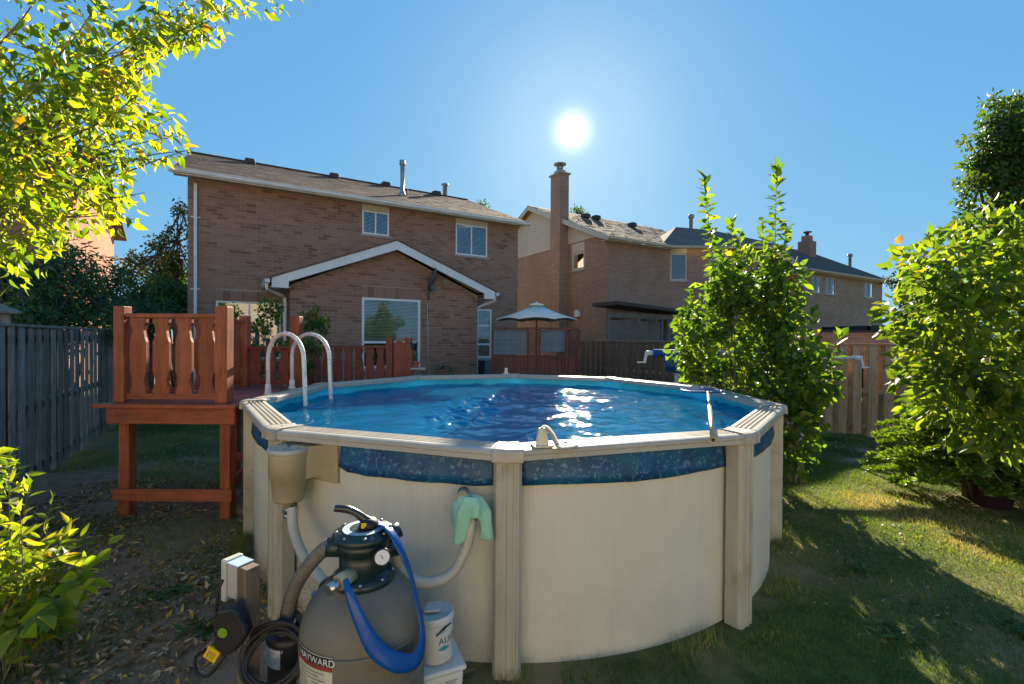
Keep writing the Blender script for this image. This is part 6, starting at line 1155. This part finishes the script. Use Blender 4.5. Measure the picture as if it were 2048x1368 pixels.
def scatter(n, x0, x1, y0, y1, power=1.0):
    x = RNG.uniform(x0, x1, n); y = y0 + (y1 - y0) * RNG.random(n) ** power; ok = (np.hypot(x - PC.x, y - PC.y) > 2.66) & (np.abs(x) < y * 1.2 + 1.8); return x[ok], y[ok]
def blades(name, x, y, h, w, tone, label):
    n = len(x); z = gzv(x, y); a = RNG.random(n) * 6.283; lean = RNG.normal(size=(n, 2)) * .5; dx, dy = np.cos(a) * w / 2, np.sin(a) * w / 2
    V = np.stack([np.stack([x - dx, y - dy, z - .005], 1), np.stack([x + dx, y + dy, z - .005], 1), np.stack([x + lean[:, 0] * h, y + lean[:, 1] * h, z + h], 1)], 1).reshape(-1, 3)
    o = bpy.data.objects.new(name, tri_mesh(name, V, np.arange(3 * n).reshape(-1, 3), M_BLADE, np.repeat(tone, 3))); COL.objects.link(o); o['kind'] = 'stuff'; o['label'] = label; o['category'] = 'grass'; return o
def lawn_tone(x, y): return np.clip(.29 + .75 * (vnoise(x, y, .9, 1) - .45) + .35 * (vnoise(x, y, 3.3, 2) - .5) + RNG.normal(0, .13, len(x)) + .42 * np.exp(-(((x - 4.9) / .9) ** 2 + ((y - 4.6) / 1.2) ** 2)), 0, 1)  # raised in one oval: tan dry grass and the sunlit patch put into colour
x, y = scatter(360000, .3, 9.5, .5, 11, 1.3); k = vnoise(x, y, 1.6, 5) > .24; x, y = x[k], y[k]
blades('lawn_grass', x, y, RNG.uniform(.018, .05, len(x)) * (.7 + .6 * vnoise(x, y, 2, 6)), RNG.uniform(.003, .0055, len(x)) * (1 + .09 * y), lawn_tone(x, y), 'worn dry and green lawn grass right of the pool, tinted yellower over the sunlit patch')
x, y = scatter(180000, -9, .6, .5, 12, 1.25); k = vnoise(x, y, 1.1, 7) > np.where(y > 5.5, .3, .46); x, y = x[k], y[k]
blades('lawn_grass', x, y, RNG.uniform(.02, .065, len(x)), RNG.uniform(.004, .007, len(x)) * (1 + .09 * y), np.clip(lawn_tone(x, y) + .05, 0, 1), 'thin shaded grass on bare soil left of the pool')
# longer blades along the foot of the pool wall
a = RNG.uniform(-1.6, 1.6, 7000); a = a[vnoise(a + 9, a * 0 + 3, 9.0, 21) > .35]; r = 2.70 + np.abs(RNG.normal(0, .08, len(a))); x, y = PC.x + r * np.sin(a), PC.y - r * np.cos(a); blades('rough_grass', x, y, RNG.uniform(.03, .15, len(x)), RNG.uniform(.002, .0045, len(x)), np.clip(RNG.normal(.55, .25, len(x)), 0, 1), 'longer dry grass at the foot of the pool wall')
L_LIT = leafmat('fallen leaf', [(0, (.14, .08, .04)), (.3, (.26, .16, .08)), (.55, (.40, .28, .17)), (.8, (.54, .43, .29)), (.93, (.42, .19, .06)), (1, (.50, .36, .05))], .12, .8, .2)
def litter(name, x, y, size, label, mat=L_LIT, tones=None, flat=.35, shape=None):
    n = len(x); P = np.stack([x, y, gzv(x, y) + RNG.uniform(.004, .02, n)], 1); D = RNG.normal(size=(n, 3)); D[:, 2] *= flat; Nn = RNG.normal(size=(n, 3)) * flat; Nn[:, 2] += 1; root = None
    o = foliage(None, name, P, D, Nn, size, RNG.random(n) if tones is None else tones, shape or (np.array([(0, 0, 0), (-.16, .35, .10), (.02, .5, -.02), (.17, .4, .12), (0, 1, .06)]), np.array([(0, 2, 1), (0, 3, 2), (1, 2, 4), (2, 3, 4)])), mat); o['label'] = label; o['category'] = 'leaves'; return o
x, y = scatter(15000, -5.5, -.2, 1.3, 6.2, 1.2); k = vnoise(x, y, 1.3, 9) > .28; x, y = x[k], y[k]; litter('leaf_litter', x, y, RNG.uniform(.022, .085, len(x)), 'dry brown leaves strewn over the soil left of the pool')
x, y = scatter(2600, 2.2, 6.5, 1.5, 6.5, 1.0); litter('leaf_litter', x, y, RNG.uniform(.015, .045, len(x)), 'small dry leaves scattered on the lawn right of the pool')
# clover and weeds
L_WEED = leafmat('weed leaf', [(0, (.02, .055, .012)), (.6, (.05, .12, .025)), (1, (.16, .22, .05))], .35, .5, .4)
x, y = scatter(3600, 2.9, 6.6, 1.6, 5.6, 1.0); k = vnoise(x, y, 1.5, 12) > .5; x, y = x[k], y[k]; litter('clover', x, y, RNG.uniform(.018, .035, len(x)), 'patch of small clover leaves on the lawn right of the pool', L_WEED, np.clip(RNG.normal(.6, .25, len(x)), 0, 1), .3, leafshape(.45, 'round'))
spots = [(-2.05, 3.1, 'low weed rosette on the bare soil left of the timber post'), (-1.9, 2.45, 'weed rosette nearest the lower left corner'), (-2.6, 3.5, 'weed rosette in front of the deck legs'), (-1.45, 3.25, 'weed rosette at the foot of the left pool upright'), (2.6, 3.05, 'weed rosette on the grass by the right pool upright'), (2.95, 3.9, 'weed rosette beside the right side of the pool wall'), (2.1, 2.2, 'weed rosette on the lawn in the lower right'), (3.4, 3.1, 'weed rosette at the edge of the sunlit lawn strip')]
for x0, y0, lab_ in spots:
    n = 34; an = RNG.random(n) * 6.283; P = np.stack([x0 + .02 * np.cos(an), y0 + .02 * np.sin(an), np.full(n, gz_(x0, y0) + .012)], 1); P[:, :2] += RNG.normal(0, .06, (n, 2)); D = np.stack([np.cos(an), np.sin(an), RNG.uniform(.1, .7, n)], 1); root = thing('weed', lab_, 'weed', (x0, y0, 0), group='weeds around the pool')
    foliage(root, 'leaves', P, D, np.tile([0, 0, 1.0], (n, 1)) + RNG.normal(size=(n, 3)) * .2, RNG.uniform(.05, .12, n), np.clip(RNG.normal(.4, .2, n), 0, 1), leafshape(.16, 'lance'), L_WEED, 0, (x0, y0, 0))
